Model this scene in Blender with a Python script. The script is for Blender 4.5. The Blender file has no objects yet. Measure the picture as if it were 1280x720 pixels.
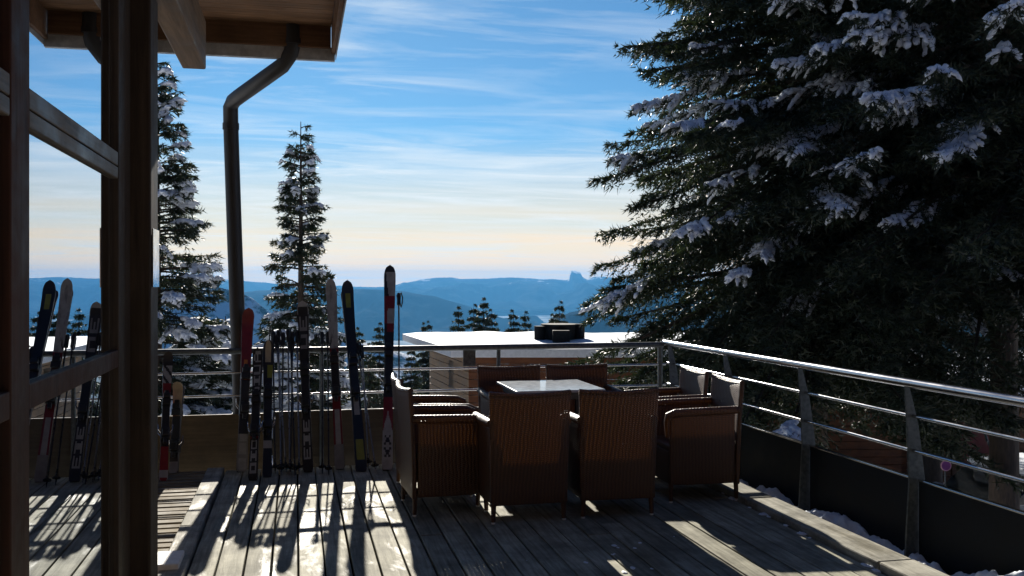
import bpy, bmesh, math, random
import numpy as np
from mathutils import Vector, Matrix, noise as mnoise

C = bpy.context.scene.collection
R = math.radians
rnd = random.Random(11)
# ------------------------------------------------------------------ camera model
TH = math.atan(270 / 1200.0)
CS, SN = math.cos(TH), math.sin(TH)
HC, F, HY = 1.7, 1200.0, 352.0
def cam2w(u, w):                     # right / forward distances from the camera -> world x, y
    return (u * CS + w * SN, -u * SN + w * CS)
def ray(px, py):
    a = (px - 640) / F
    x, y = cam2w(a, 1.0)
    return x, y, (HY - py) / F
def on_z(px, py, z=0.0):
    x, y, d = ray(px, py); t = (z - HC) / d
    return Vector((x * t, y * t, z))
def on_y(px, py, Y):
    x, y, d = ray(px, py); t = Y / y
    return Vector((x * t, Y, HC + d * t))
def at_t(px, py, t):
    x, y, d = ray(px, py)
    return Vector((x * t, y * t, HC + d * t))

# ------------------------------------------------------------------ mesh helpers
class MB:
    def __init__(s): s.v = []; s.f = []; s.m = []
    def add(s, vs, fs, mi=0):
        b = len(s.v); s.v += [tuple(v) for v in vs]
        s.f += [tuple(i + b for i in f) for f in fs]; s.m += [mi] * len(fs); return s
    def box(s, x0, y0, z0, x1, y1, z1, mi=0):
        vs = [(x0,y0,z0),(x1,y0,z0),(x1,y1,z0),(x0,y1,z0),(x0,y0,z1),(x1,y0,z1),(x1,y1,z1),(x0,y1,z1)]
        return s.add(vs, [(0,3,2,1),(4,5,6,7),(0,1,5,4),(1,2,6,5),(2,3,7,6),(3,0,4,7)], mi)
    def prism(s, poly, d, mi=0):     # poly: 3D points, d: extrusion vector
        n = len(poly); d = Vector(d)
        vs = [Vector(p) for p in poly]; vs += [v + d for v in vs]
        fs = [tuple(range(n))[::-1], tuple(range(n, 2 * n))]
        fs += [(i, (i + 1) % n, n + (i + 1) % n, n + i) for i in range(n)]
        return s.add(vs, fs, mi)
    def tube(s, pts, r, n=12, mi=0):
        pts = [Vector(p) for p in pts]; rings = []
        rr = r if isinstance(r, (list, tuple)) else [r] * len(pts)
        up = None
        for i, p in enumerate(pts):
            d = (pts[min(i + 1, len(pts) - 1)] - pts[max(i - 1, 0)]).normalized()
            if up is None:
                a = Vector((0, 0, 1)) if abs(d.z) < .9 else Vector((1, 0, 0))
                up = d.cross(a).normalized()
            up = (up - d * up.dot(d)).normalized(); q = d.cross(up)
            rings.append([p + (up * math.cos(2*math.pi*k/n) + q * math.sin(2*math.pi*k/n)) * rr[i] for k in range(n)])
        vs = [v for ring in rings for v in ring]; fs = []
        for i in range(len(pts) - 1):
            for k in range(n):
                fs.append((i*n+k, i*n+(k+1) % n, (i+1)*n+(k+1) % n, (i+1)*n+k))
        fs.append(tuple(range(n))[::-1]); fs.append(tuple(range((len(pts)-1)*n, len(pts)*n)))
        return s.add(vs, fs, mi)
    def disc(s, c, axis, r, h, n=24, mi=0):
        c = Vector(c); a = Vector(axis).normalized() * h / 2
        return s.tube([c - a, c + a], r, n, mi)
    def grid(s, fn, nu, nv, mi=0):
        vs = [fn(i / nu, j / nv) for j in range(nv + 1) for i in range(nu + 1)]
        fs = [(j*(nu+1)+i, j*(nu+1)+i+1, (j+1)*(nu+1)+i+1, (j+1)*(nu+1)+i) for j in range(nv) for i in range(nu)]
        return s.add(vs, fs, mi)
    def build(s, name, mats, parent=None, bevel=0, smooth=False, solid=0, seg=2):
        me = bpy.data.meshes.new(name); me.from_pydata(s.v, [], s.f)
        if not isinstance(mats, (list, tuple)): mats = [mats]
        for m in mats: me.materials.append(m)
        me.polygons.foreach_set('material_index', s.m)
        me.update()
        o = bpy.data.objects.new(name, me); C.objects.link(o)
        if parent: o.parent = parent
        if smooth:
            me.shade_smooth(); me.set_sharp_from_angle(angle=R(40))
        if solid:
            md = o.modifiers.new('thick', 'SOLIDIFY'); md.thickness = solid; md.offset = 0
        if bevel:
            md = o.modifiers.new('bevel', 'BEVEL'); md.width = bevel; md.segments = seg; md.limit_method = 'ANGLE'
        return o
def tag(o, label=None, cat=None, group=None, kind=None):
    if label: o['label'] = label
    if cat: o['category'] = cat
    if group: o['group'] = group
    if kind: o['kind'] = kind
    return o
def thing(name, label, cat, loc=(0, 0, 0), rz=0, group=None):
    o = bpy.data.objects.new(name, None); C.objects.link(o); o.empty_display_size = .1
    o.location = loc; o.rotation_euler = (0, 0, rz)
    return tag(o, label, cat, group)
def copy_tree(o, parent=None):
    c = o.copy(); C.objects.link(c)
    if parent: c.parent = parent
    for ch in list(o.children): copy_tree(ch, c)
    return c
def np_mesh(name, V, faces_n, Fi, mats, parent=None, smooth=False):
    me = bpy.data.meshes.new(name)
    V = np.asarray(V, dtype=np.float32); Fi = np.asarray(Fi, dtype=np.int32)
    me.vertices.add(len(V)); me.vertices.foreach_set('co', V.ravel())
    nf = len(Fi); me.loops.add(nf * faces_n); me.polygons.add(nf)
    me.loops.foreach_set('vertex_index', Fi.ravel())
    me.polygons.foreach_set('loop_start', np.arange(0, nf * faces_n, faces_n, dtype=np.int32))
    me.update(calc_edges=True); me.validate()
    for m in (mats if isinstance(mats, (list, tuple)) else [mats]): me.materials.append(m)
    if smooth: me.shade_smooth()
    o = bpy.data.objects.new(name, me); C.objects.link(o)
    if parent: o.parent = parent
    return o

# ------------------------------------------------------------------ materials
def new_mat(name):
    m = bpy.data.materials.new(name); m.use_nodes = True
    nt = m.node_tree; b = nt.nodes['Principled BSDF']
    return m, nt, b
def nd(nt, typ, **kw):
    n = nt.nodes.new(typ)
    for k, v in kw.items():
        if k in n.inputs: n.inputs[k].default_value = v
        else: setattr(n, k, v)
    return n
def coords(nt, scale=(1, 1, 1), kind='Object'):
    tc = nd(nt, 'ShaderNodeTexCoord'); mp = nd(nt, 'ShaderNodeMapping')
    mp.inputs['Scale'].default_value = scale
    nt.links.new(tc.outputs[kind], mp.inputs['Vector']); return mp.outputs['Vector']
def ramp(nt, src, stops):
    r = nd(nt, 'ShaderNodeValToRGB'); e = r.color_ramp.elements
    while len(e) < len(stops): e.new(.5)
    for i, (p, c) in enumerate(stops):
        e[i].position = p; e[i].color = (c[0], c[1], c[2], 1) if isinstance(c, (tuple, list)) else (c, c, c, 1)
    nt.links.new(src, r.inputs['Fac']); return r.outputs['Color']
def bump(nt, b, src, strength=.3, dist=.01):
    bp = nd(nt, 'ShaderNodeBump', Strength=strength, Distance=dist)
    nt.links.new(src, bp.inputs['Height']); nt.links.new(bp.outputs['Normal'], b.inputs['Normal'])
def noisy(name, c1, c2, scale=(3, 3, 3), nscale=4, rough=.6, metal=0, bstr=.2, bdist=.005, rvar=.1, kind='Object', lo=.35, hi=.65, detail=6, spec=.5):
    m, nt, b = new_mat(name)
    v = coords(nt, scale, kind)
    n = nd(nt, 'ShaderNodeTexNoise', Scale=nscale, Detail=detail, Roughness=.62)
    nt.links.new(v, n.inputs['Vector'])
    nt.links.new(ramp(nt, n.outputs['Fac'], [(lo, c1), (hi, c2)]), b.inputs['Base Color'])
    nt.links.new(ramp(nt, n.outputs['Fac'], [(.3, max(0, rough - rvar)), (.7, min(1, rough + rvar))]), b.inputs['Roughness'])
    b.inputs['Metallic'].default_value = metal
    b.inputs['Specular IOR Level'].default_value = spec
    if bstr: bump(nt, b, n.outputs['Fac'], bstr, bdist)
    return m
def wood(name, c1, c2, axis='y', rough=.6, fine=1.0, island=.0, bstr=.35, spec=.25, dirt=.68, wet=0):
    m, nt, b = new_mat(name); b.inputs['Specular IOR Level'].default_value = spec
    sc = {'x': (1.2, 22, 22), 'y': (22, 1.2, 22), 'z': (22, 22, 1.2)}[axis]
    v = coords(nt, tuple(k * fine for k in sc))
    geo = nd(nt, 'ShaderNodeNewGeometry')
    off = nd(nt, 'ShaderNodeVectorMath', operation='SCALE'); off.inputs[0].default_value = (31, 17, 53)
    nt.links.new(geo.outputs['Random Per Island'], off.inputs['Scale'])
    ad = nd(nt, 'ShaderNodeVectorMath', operation='ADD')
    nt.links.new(v, ad.inputs[0]); nt.links.new(off.outputs[0], ad.inputs[1])
    n = nd(nt, 'ShaderNodeTexNoise', Scale=1.6, Detail=7, Roughness=.65, Distortion=.6)
    nt.links.new(ad.outputs[0], n.inputs['Vector'])
    v2 = coords(nt, (3, 3, 3)); n2 = nd(nt, 'ShaderNodeTexNoise', Scale=1.1, Detail=9, Roughness=.7); nt.links.new(v2, n2.inputs['Vector'])
    col = ramp(nt, n.outputs['Fac'], [(.32, c1), (.68, c2)])
    mul = nd(nt, 'ShaderNodeMix', data_type='RGBA', blend_type='MULTIPLY'); mul.inputs['Factor'].default_value = 1
    nt.links.new(col, mul.inputs['A'])
    nt.links.new(ramp(nt, n2.outputs['Fac'], [(.38, dirt), (.6, 1.0)]), mul.inputs['B'])
    out = mul.outputs['Result']
    if island:
        hs = nd(nt, 'ShaderNodeMix', data_type='RGBA', blend_type='MULTIPLY'); hs.inputs['Factor'].default_value = 1
        nt.links.new(out, hs.inputs['A'])
        nt.links.new(ramp(nt, geo.outputs['Random Per Island'], [(0, 1 - island), (1, 1.0)]), hs.inputs['B'])
        out = hs.outputs['Result']
    if wet:
        v3 = coords(nt, (2.6, .9, 1)); n3 = nd(nt, 'ShaderNodeTexNoise', Scale=1.3, Detail=8, Roughness=.68, Distortion=.5); nt.links.new(v3, n3.inputs['Vector'])
        wm = ramp(nt, n3.outputs['Fac'], [(.50, 0.0), (.66, 1.0)])
        wx_ = nd(nt, 'ShaderNodeMix', data_type='RGBA', blend_type='MULTIPLY'); nt.links.new(wm, wx_.inputs['Factor']); nt.links.new(out, wx_.inputs['A']); wx_.inputs['B'].default_value = (.62, .60, .56, 1)
        out = wx_.outputs['Result']
        sm_ = nd(nt, 'ShaderNodeMapRange'); sm_.inputs[3].default_value = spec; sm_.inputs[4].default_value = wet; nt.links.new(wm, sm_.inputs[0]); nt.links.new(sm_.outputs[0], b.inputs['Specular IOR Level'])
        rm_ = nd(nt, 'ShaderNodeMapRange'); rm_.inputs[3].default_value = rough; rm_.inputs[4].default_value = .42; nt.links.new(wm, rm_.inputs[0]); nt.links.new(rm_.outputs[0], b.inputs['Roughness'])
    else:
        nt.links.new(ramp(nt, n2.outputs['Fac'], [(.35, rough - .18), (.65, rough + .1)]), b.inputs['Roughness'])
    nt.links.new(out, b.inputs['Base Color'])
    bump(nt, b, n.outputs['Fac'], bstr, .006)
    return m
def snow_mat(name, scale=3.0, dist=.03, base=(.80, .85, .92)):
    m, nt, b = new_mat(name)
    v = coords(nt, (1, 1, 1))
    n = nd(nt, 'ShaderNodeTexNoise', Scale=scale, Detail=7, Roughness=.6); nt.links.new(v, n.inputs['Vector'])
    nt.links.new(ramp(nt, n.outputs['Fac'], [(.3, tuple(k * .93 for k in base)), (.7, base)]), b.inputs['Base Color'])
    b.inputs['Roughness'].default_value = .7; b.inputs['Specular IOR Level'].default_value = .25
    bump(nt, b, n.outputs['Fac'], .5, dist); return m
M = {}
M['deck'] = wood('deck_boards', (.30, .29, .22), (.68, .655, .52), 'y', .75, 1.0, .4, .8, .05, .62, .17)
M['deck_x'] = wood('walkway_slats', (.20, .165, .11), (.40, .34, .24), 'x', .75, 1.0, .35, .6, .05, .55)
M['pale_board'] = wood('pale_board', (.30, .29, .24), (.58, .56, .48), 'y', .75, .8, .2, .8, .05, .5, .13)
M['timber'] = wood('facade_timber', (.030, .020, .015), (.072, .049, .036), 'z', .7, .7)
M['timber_red'] = wood('mullion_timber', (.03, .011, .007), (.065, .025, .015), 'z', .7, .7)
M['timber_y'] = wood('beam_timber', (.13, .085, .055), (.27, .18, .115), 'y', .6, .7)
M['transom'] = wood('transom_timber', (.06, .045, .036), (.15, .115, .09), 'y', .55, .8)
M['soffit'] = wood('soffit_boards', (.15, .075, .035), (.30, .165, .085), 'x', .6, .8, .3)
M['fascia'] = wood('fascia_board', (.085, .042, .02), (.17, .09, .048), 'x', .6, .8)
M['zinc'] = noisy('zinc_flashing', (.34, .35, .36), (.5, .51, .52), rough=.45, metal=.6, bstr=.03)
M['pipe'] = noisy('painted_downpipe', (.011, .010, .011), (.020, .018, .018), (3, 3, 1), rough=.5, metal=.0, bstr=.03)
M['steel'] = noisy('stainless_rail', (.46, .46, .47), (.54, .54, .55), (4, 1, 4), rough=.18, metal=1, bstr=0, rvar=.04)
M['gal'] = noisy('galvanised_post', (.05, .06, .065), (.12, .135, .14), (8, 8, 8), rough=.5, metal=.4, bstr=.05)
M['panel'] = noisy('dark_metal_panel', (.006, .007, .009), (.012, .014, .017), (2, 2, 2), rough=.6, metal=.0, bstr=.05, spec=.15)
M['ply'] = wood('plywood_panel', (.085, .06, .032), (.15, .11, .06), 'x', .65, .8)
M['ply_dark'] = wood('weathered_panel', (.045, .035, .025), (.085, .07, .05), 'x', .65, .8)
M['snow'] = snow_mat('snow')
M['snow_tree'] = snow_mat('snow_on_branches', 9, .02)
M['black'] = noisy('black_plastic', (.010, .010, .011), (.02, .02, .022), rough=.4, bstr=.03)
M['white_plastic'] = noisy('white_plastic', (.55, .55, .55), (.7, .7, .7), rough=.4, bstr=.0)
M['alu'] = noisy('pole_shaft', (.16, .165, .18), (.26, .265, .28), rough=.3, metal=.8, bstr=.0)
M['alu_dark'] = noisy('dark_pole_shaft', (.015, .016, .02), (.03, .03, .04), rough=.3, metal=.4, bstr=.0)
M['bark'] = noisy('spruce_bark', (.03, .022, .016), (.085, .06, .045), (6, 6, 1.5), rough=.85, bstr=.8, bdist=.02)
M['rock'] = noisy('pale_stone', (.62, .6, .57), (.78, .77, .74), (4, 4, 4), rough=.6, bstr=.2)
M['tabletop'] = noisy('table_top', (.46, .5, .54), (.54, .58, .62), (5, 5, 5), rough=.16, bstr=.01, rvar=.05)
M['wall_in'] = noisy('interior_wall', (.03, .022, .016), (.05, .036, .026), rough=.8, bstr=.05)
M['cladding'] = wood('dark_cladding', (.05, .03, .018), (.10, .06, .036), 'x', .65, .7, .25)

def wicker():
    m, nt, b = new_mat('woven_wicker')
    tc = nd(nt, 'ShaderNodeTexCoord'); sp = nd(nt, 'ShaderNodeSeparateXYZ'); nt.links.new(tc.outputs['Object'], sp.inputs[0])
    ad = nd(nt, 'ShaderNodeMath', operation='ADD'); nt.links.new(sp.outputs[0], ad.inputs[0]); nt.links.new(sp.outputs[1], ad.inputs[1])
    def wave(src, pitch, ph=None):
        a = nd(nt, 'ShaderNodeMath', operation='MULTIPLY'); a.inputs[1].default_value = 2 * math.pi / pitch
        nt.links.new(src, a.inputs[0]); q = a.outputs[0]
        if ph is not None:
            p = nd(nt, 'ShaderNodeMath', operation='ADD'); nt.links.new(q, p.inputs[0]); nt.links.new(ph, p.inputs[1]); q = p.outputs[0]
        s_ = nd(nt, 'ShaderNodeMath', operation='SINE'); nt.links.new(q, s_.inputs[0]); return s_.outputs[0]
    nz = nd(nt, 'ShaderNodeTexNoise', Scale=14, Detail=2); nt.links.new(tc.outputs['Object'], nz.inputs['Vector'])
    ph = nd(nt, 'ShaderNodeMath', operation='MULTIPLY'); ph.inputs[1].default_value = 6.5; nt.links.new(nz.outputs['Fac'], ph.inputs[0])
    wx = wave(ad.outputs[0], .027, ph.outputs[0]); wz = wave(sp.outputs[2], .014, ph.outputs[0])
    pr = nd(nt, 'ShaderNodeMath', operation='MULTIPLY'); nt.links.new(wx, pr.inputs[0]); nt.links.new(wz, pr.inputs[1])
    sm = nd(nt, 'ShaderNodeMath', operation='ADD'); nt.links.new(pr.outputs[0], sm.inputs[0])
    h = nd(nt, 'ShaderNodeMath', operation='MULTIPLY'); h.inputs[1].default_value = .62; nt.links.new(wx, h.inputs[0]); nt.links.new(h.outputs[0], sm.inputs[1])
    mr = nd(nt, 'ShaderNodeMapRange'); mr.inputs[1].default_value = -1.5; mr.inputs[2].default_value = 1.5; nt.links.new(sm.outputs[0], mr.inputs[0])
    nt.links.new(ramp(nt, mr.outputs[0], [(.15, (.020, .008, .004)), (.8, (.11, .045, .02))]), b.inputs['Base Color'])
    b.inputs['Roughness'].default_value = .42
    bump(nt, b, mr.outputs[0], .7, .006)
    # light filters through the open weave
    tr = nd(nt, 'ShaderNodeBsdfTranslucent'); tr.inputs['Color'].default_value = (.42, .15, .03, 1)
    mx = nd(nt, 'ShaderNodeMixShader'); mx.inputs[0].default_value = .06
    nt.links.new(b.outputs[0], mx.inputs[1]); nt.links.new(tr.outputs[0], mx.inputs[2])
    tp = nd(nt, 'ShaderNodeBsdfTransparent')
    lt = nd(nt, 'ShaderNodeMath', operation='LESS_THAN'); lt.inputs[1].default_value = .06; nt.links.new(mr.outputs[0], lt.inputs[0])
    mx2 = nd(nt, 'ShaderNodeMixShader'); nt.links.new(lt.outputs[0], mx2.inputs[0])
    nt.links.new(mx.outputs[0], mx2.inputs[1]); nt.links.new(tp.outputs[0], mx2.inputs[2])
    nt.links.new(mx2.outputs[0], nt.nodes['Material Output'].inputs['Surface'])
    return m
M['wicker'] = wicker()
def glass():
    m, nt, b = new_mat('window_glass'); nt.nodes.remove(b)
    gl = nd(nt, 'ShaderNodeBsdfGlossy'); gl.inputs['Roughness'].default_value = .0; gl.inputs['Color'].default_value = (.86, .9, .95, 1)
    tp = nd(nt, 'ShaderNodeBsdfTransparent'); tp.inputs['Color'].default_value = (.5, .52, .5, 1)
    lw_ = nd(nt, 'ShaderNodeLayerWeight', Blend=.5)
    fr = nd(nt, 'ShaderNodeMath', operation='MULTIPLY_ADD'); fr.inputs[1].default_value = .5; fr.inputs[2].default_value = .48; nt.links.new(lw_.outputs['Facing'], fr.inputs[0])
    mx = nd(nt, 'ShaderNodeMixShader')
    nt.links.new(fr.outputs[0], mx.inputs[0]); nt.links.new(tp.outputs[0], mx.inputs[1]); nt.links.new(gl.outputs[0], mx.inputs[2])
    nt.links.new(mx.outputs[0], nt.nodes['Material Output'].inputs['Surface']); return m
M['glass'] = glass()
def needles(name, c1, c2):
    m, nt, b = new_mat(name)
    geo = nd(nt, 'ShaderNodeNewGeometry')
    v = coords(nt, (1, 1, 1)); n = nd(nt, 'ShaderNodeTexNoise', Scale=1.7, Detail=3); nt.links.new(v, n.inputs['Vector'])
    a = nd(nt, 'ShaderNodeMath', operation='MULTIPLY_ADD'); a.inputs[1].default_value = .45
    nt.links.new(geo.outputs['Random Per Island'], a.inputs[0]); nt.links.new(n.outputs['Fac'], a.inputs[2])
    nt.links.new(ramp(nt, a.outputs[0], [(.4, c1), (.95, c2)]), b.inputs['Base Color'])
    b.inputs['Roughness'].default_value = .5
    tr = nd(nt, 'ShaderNodeBsdfTranslucent'); tr.inputs['Color'].default_value = (.03, .045, .012, 1)
    mx = nd(nt, 'ShaderNodeMixShader'); mx.inputs[0].default_value = .2
    nt.links.new(b.outputs[0], mx.inputs[1]); nt.links.new(tr.outputs[0], mx.inputs[2])
    nt.links.new(mx.outputs[0], nt.nodes['Material Output'].inputs['Surface']); return m
M['needles'] = needles('spruce_needles', (.008, .015, .008), (.026, .038, .016))
def plain(name, c, rough=.35, metal=0, coat=0):
    m, nt, b = new_mat(name)
    v = coords(nt, (1, 1, 1)); n = nd(nt, 'ShaderNodeTexNoise', Scale=18, Detail=5); nt.links.new(v, n.inputs['Vector'])
    nt.links.new(ramp(nt, n.outputs['Fac'], [(.35, tuple(k * .78 for k in c)), (.6, c)]), b.inputs['Base Color'])
    nt.links.new(ramp(nt, n.outputs['Fac'], [(.35, rough + .12), (.65, rough)]), b.inputs['Roughness'])
    b.inputs['Metallic'].default_value = metal; b.inputs['Coat Weight'].default_value = coat; return m
INK = {'k': plain('ski_black', (.012, .012, .014), .3), 'w': plain('ski_white', (.29, .285, .28), .35), 'r': plain('ski_red', (.17, .008, .011), .3),
       'g': plain('ski_grey', (.20, .19, .19), .35), 'y': plain('ski_yellow', (.20, .20, .02), .35), 'o': plain('ski_orange', (.5, .16, .02), .35),
       'b': plain('ski_beige', (.42, .33, .2), .4), 'd': plain('ski_dark_red', (.14, .01, .014), .3)}
INKS = list(INK)
def mountain_mat():
    m, nt, b = new_mat('mountain_forest_and_snow')
    v = coords(nt, (1, 1, 1)); n = nd(nt, 'ShaderNodeTexNoise', Scale=.0035, Detail=9, Roughness=.65); nt.links.new(v, n.inputs['Vector'])
    geo = nd(nt, 'ShaderNodeNewGeometry'); sp = nd(nt, 'ShaderNodeSeparateXYZ'); nt.links.new(geo.outputs['Position'], sp.inputs[0])
    mr = nd(nt, 'ShaderNodeMapRange'); mr.inputs[1].default_value = -120; mr.inputs[2].default_value = 110; nt.links.new(sp.outputs[2], mr.inputs[0])
    a = nd(nt, 'ShaderNodeMath', operation='MULTIPLY_ADD'); a.inputs[1].default_value = .22
    nt.links.new(mr.outputs[0], a.inputs[0]); nt.links.new(n.outputs['Fac'], a.inputs[2])
    nt.links.new(ramp(nt, a.outputs[0], [(.50, (.012, .02, .03)), (.72, (.07, .08, .09)), (.77, (.6, .62, .65))]), b.inputs['Base Color'])
    b.inputs['Roughness'].default_value = 1; b.inputs['Specular IOR Level'].default_value = 0
    return m
M['mountain'] = mountain_mat()
def ground_mat():
    m, nt, b = new_mat('snowy_ground')
    v = coords(nt, (1, 1, 1)); n = nd(nt, 'ShaderNodeTexNoise', Scale=.006, Detail=9, Roughness=.66); nt.links.new(v, n.inputs['Vector'])
    n2 = nd(nt, 'ShaderNodeTexNoise', Scale=.8, Detail=8); nt.links.new(v, n2.inputs['Vector'])
    geo = nd(nt, 'ShaderNodeNewGeometry'); sp = nd(nt, 'ShaderNodeSeparateXYZ'); nt.links.new(geo.outputs['Position'], sp.inputs[0])
    mr = nd(nt, 'ShaderNodeMapRange'); mr.inputs[1].default_value = -4.5; mr.inputs[2].default_value = -14; nt.links.new(sp.outputs[2], mr.inputs[0])
    f = nd(nt, 'ShaderNodeMath', operation='MULTIPLY'); nt.links.new(mr.outputs[0], f.inputs[0])
    nt.links.new(ramp(nt, n.outputs['Fac'], [(.66, 1.0), (.82, .0)]), f.inputs[1])
    mx = nd(nt, 'ShaderNodeMix', data_type='RGBA'); nt.links.new(f.outputs[0], mx.inputs['Factor'])
    nt.links.new(ramp(nt, n2.outputs['Fac'], [(.3, (.7, .73, .77)), (.7, (.82, .85, .9))]), mx.inputs['A'])
    n4 = nd(nt, 'ShaderNodeTexNoise', Scale=.045, Detail=8, Roughness=.75); nt.links.new(v, n4.inputs['Vector'])
    nt.links.new(ramp(nt, n4.outputs['Fac'], [(.42, (.012, .02, .016)), (.56, (.045, .06, .05)), (.66, (.55, .58, .62))]), mx.inputs['B'])
    mist_fac = nd(nt, 'ShaderNodeMapRange'); mist_fac.inputs[1].default_value = -120; mist_fac.inputs[2].default_value = -235; nt.links.new(sp.outputs[2], mist_fac.inputs[0])
    mist_mix = nd(nt, 'ShaderNodeMix', data_type='RGBA'); nt.links.new(mist_fac.outputs[0], mist_mix.inputs['Factor'])
    nt.links.new(mx.outputs['Result'], mist_mix.inputs['A'])
    nt.links.new(ramp(nt, n.outputs['Fac'], [(.35, (.16, .2, .22)), (.65, (.5, .55, .58))]), mist_mix.inputs['B'])  # valley mist painted into the colour: the far floor turns pale
    nt.links.new(mist_mix.outputs['Result'], b.inputs['Base Color']); b.inputs['Roughness'].default_value = 1
    b.inputs['Specular IOR Level'].default_value = 0
    bump(nt, b, n2.outputs['Fac'], .5, .15); return m
M['ground'] = ground_mat()

# ------------------------------------------------------------------ terrain
def fbm(x, y, z=0, o=5):
    return mnoise.fractal(Vector((x, y, z)), 1.0, 2.0, o)
def ground_z(x, y):
    r = max(0.0, y - 9.5) + .06 * max(0.0, x - 14) + .35 * max(0.0, -x - 6)
    z = -2.2 - 250 * (1 - math.exp(-r / 1500))
    if y < 9.5: z += .02 * (9.5 - y)
    d = math.hypot(x, y)
    amp = .12 if d < 60 else min(14, .12 + (d - 60) * .012)
    return z + amp * fbm(x / max(4, d * .18), y / max(4, d * .18), 3.3, 4)
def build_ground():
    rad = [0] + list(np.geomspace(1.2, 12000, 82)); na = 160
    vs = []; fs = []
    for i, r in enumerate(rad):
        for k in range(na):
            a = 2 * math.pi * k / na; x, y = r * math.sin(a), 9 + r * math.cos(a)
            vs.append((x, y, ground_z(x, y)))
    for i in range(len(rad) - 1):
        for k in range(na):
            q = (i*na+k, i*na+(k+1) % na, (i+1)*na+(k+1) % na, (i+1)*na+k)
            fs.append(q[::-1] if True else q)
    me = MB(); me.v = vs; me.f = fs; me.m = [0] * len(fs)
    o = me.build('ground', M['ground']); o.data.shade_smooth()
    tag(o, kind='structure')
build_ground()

def ridge(name, prof, w, zbase, reach, seed, rough=1.0, rows=26, step=2.0, back=.6, mat=None):
    px = np.arange(prof[0][0], prof[-1][0] + .1, step)
    py = np.interp(px, [p[0] for p in prof], [p[1] for p in prof])
    V = []; n = len(px); js = list(range(-rows // 3, rows + 1))
    for j in js:
        s = j / rows
        for i in range(n):
            ww = w - s * reach if s >= 0 else w - s * reach * back * 3
            zc = HC + (HY - py[i]) / F * w
            u = (px[i] - 640) / F * w
            k = abs(s) if s >= 0 else min(1, abs(s) * 3)
            g = fbm(u / (reach * .22) + seed, k * 1.6 + seed * .7, seed, 6)
            z = zc + (zbase - zc) * (k ** .8) + rough * reach * .15 * g * (math.sin(math.pi * min(1, k)) * .9 + .0)
            z += rough * w * .0011 * fbm(u / (w * .012), seed, .3, 4) * (1 - k)
            x, y = cam2w(u, ww)
            V.append((x, y, z))
    Fq = [(j*n+i, j*n+i+1, (j+1)*n+i+1, (j+1)*n+i) for j in range(len(js) - 1) for i in range(n - 1)]
    o = np_mesh(name, V, 4, Fq, mat or M['mountain'], smooth=True)
    return tag(o, kind='structure')
ridge('mountain_ridge', [(-420, 343), (-300, 345), (100, 348), (230, 350), (262, 347), (300, 351), (330, 353), (360, 357), (420, 357), (470, 359), (492, 358), (505, 354),
      (522, 350), (545, 347), (566, 346.5), (574, 348.5), (600, 348.5), (622, 347.5), (640, 346.5), (668, 348.5), (692, 349), (706, 350.5), (711, 349.5),
      (713.2, 338.6), (718, 337.8), (725, 339.6), (728, 346.0), (733, 349.5), (742, 346.5), (756, 346), (775, 348), (830, 351), (1000, 349), (1200, 344), (1500, 340)],
      10000, -222, 2600, 2.1, .5, 26, 1.5)
ridge('mountain_spur', [(180, 385), (250, 374), (300, 365), (360, 361), (430, 361), (480, 362), (510, 365), (545, 371), (590, 384), (640, 402), (690, 418)],
      5200, -256, 1400, 7.7, .55, 24, 2)
ridge('mountain_slope', [(640, 417), (668, 409), (690, 401), (712, 391), (735, 384), (752, 375), (790, 364), (900, 352), (1100, 346), (1500, 340)],
      2700, -256, 900, 12.3, .6, 24, 2)
ridge('snow_slope', [(-300, 330), (60, 340), (200, 352), (262, 356), (300, 366), (316, 373), (330, 385), (342, 394), (365, 404), (410, 416), (470, 432), (520, 446)],
      1500, -190, 380, 4.4, .35, 24, 2.5, mat=noisy('snowfield_with_trees', (.03, .04, .04), (.8, .83, .88), (1, 1, 1), .03, rough=1, bstr=0, lo=.40, hi=.50, spec=0))

# ------------------------------------------------------------------ deck and walkways
mb = MB(); x = -.615; k = 0
while x < 3.2:
    w = .148 + rnd.uniform(-.004, .004)
    y0, y1 = -1.2, 9.0
    cut = rnd.uniform(2.0, 7.2)
    for (a, c) in ((y0, cut - .003), (cut + .003, y1)):
        dz = rnd.uniform(-.003, .003)
        mb.box(x, a, -.04 + dz, x + w, c, dz)
    x += w + .011 + rnd.uniform(-.002, .003)
xend = x
tag(mb.build('deck', M['deck'], bevel=.005), kind='structure')
mb = MB(); mb.box(-5, -1.2, -.34, 3.62, 9.0, -.06)
dbm = noisy('deck_underside', (.012, .011, .010), (.025, .023, .02), rough=1, spec=0)
tag(mb.build('deck_base', dbm), kind='structure')
mb = MB()
for a, c in ((-1.2, 1.3), (1.306, 4.4), (4.406, 6.9), (6.906, 9.0)):
    mb.box(-.775, a, -.05, -.628, c, .032 + rnd.uniform(-.003, .003))
tag(mb.build('border_board', M['pale_board'], bevel=.008), kind='structure')
mb = MB()
for a, c in ((-1.2, 2.1), (2.107, 5.05), (5.057, 6.75), (6.757, 9.0)):
    mb.box(3.355 + rnd.uniform(-.006, .006), a, -.05, 3.585 + rnd.uniform(-.01, .01), c, .048 + rnd.uniform(-.004, .004))
tag(mb.build('kerb_board', M['pale_board'], bevel=.012), kind='structure')
mb = MB(); y = 5.32
while y < 8.95:
    mb.box(-2.6, y, -.03, -.785, y + .092, .004 + rnd.uniform(-.002, .002)); y += .128
tag(mb.build('slatted_walkway', M['deck_x'], bevel=.004), kind='structure')
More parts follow.
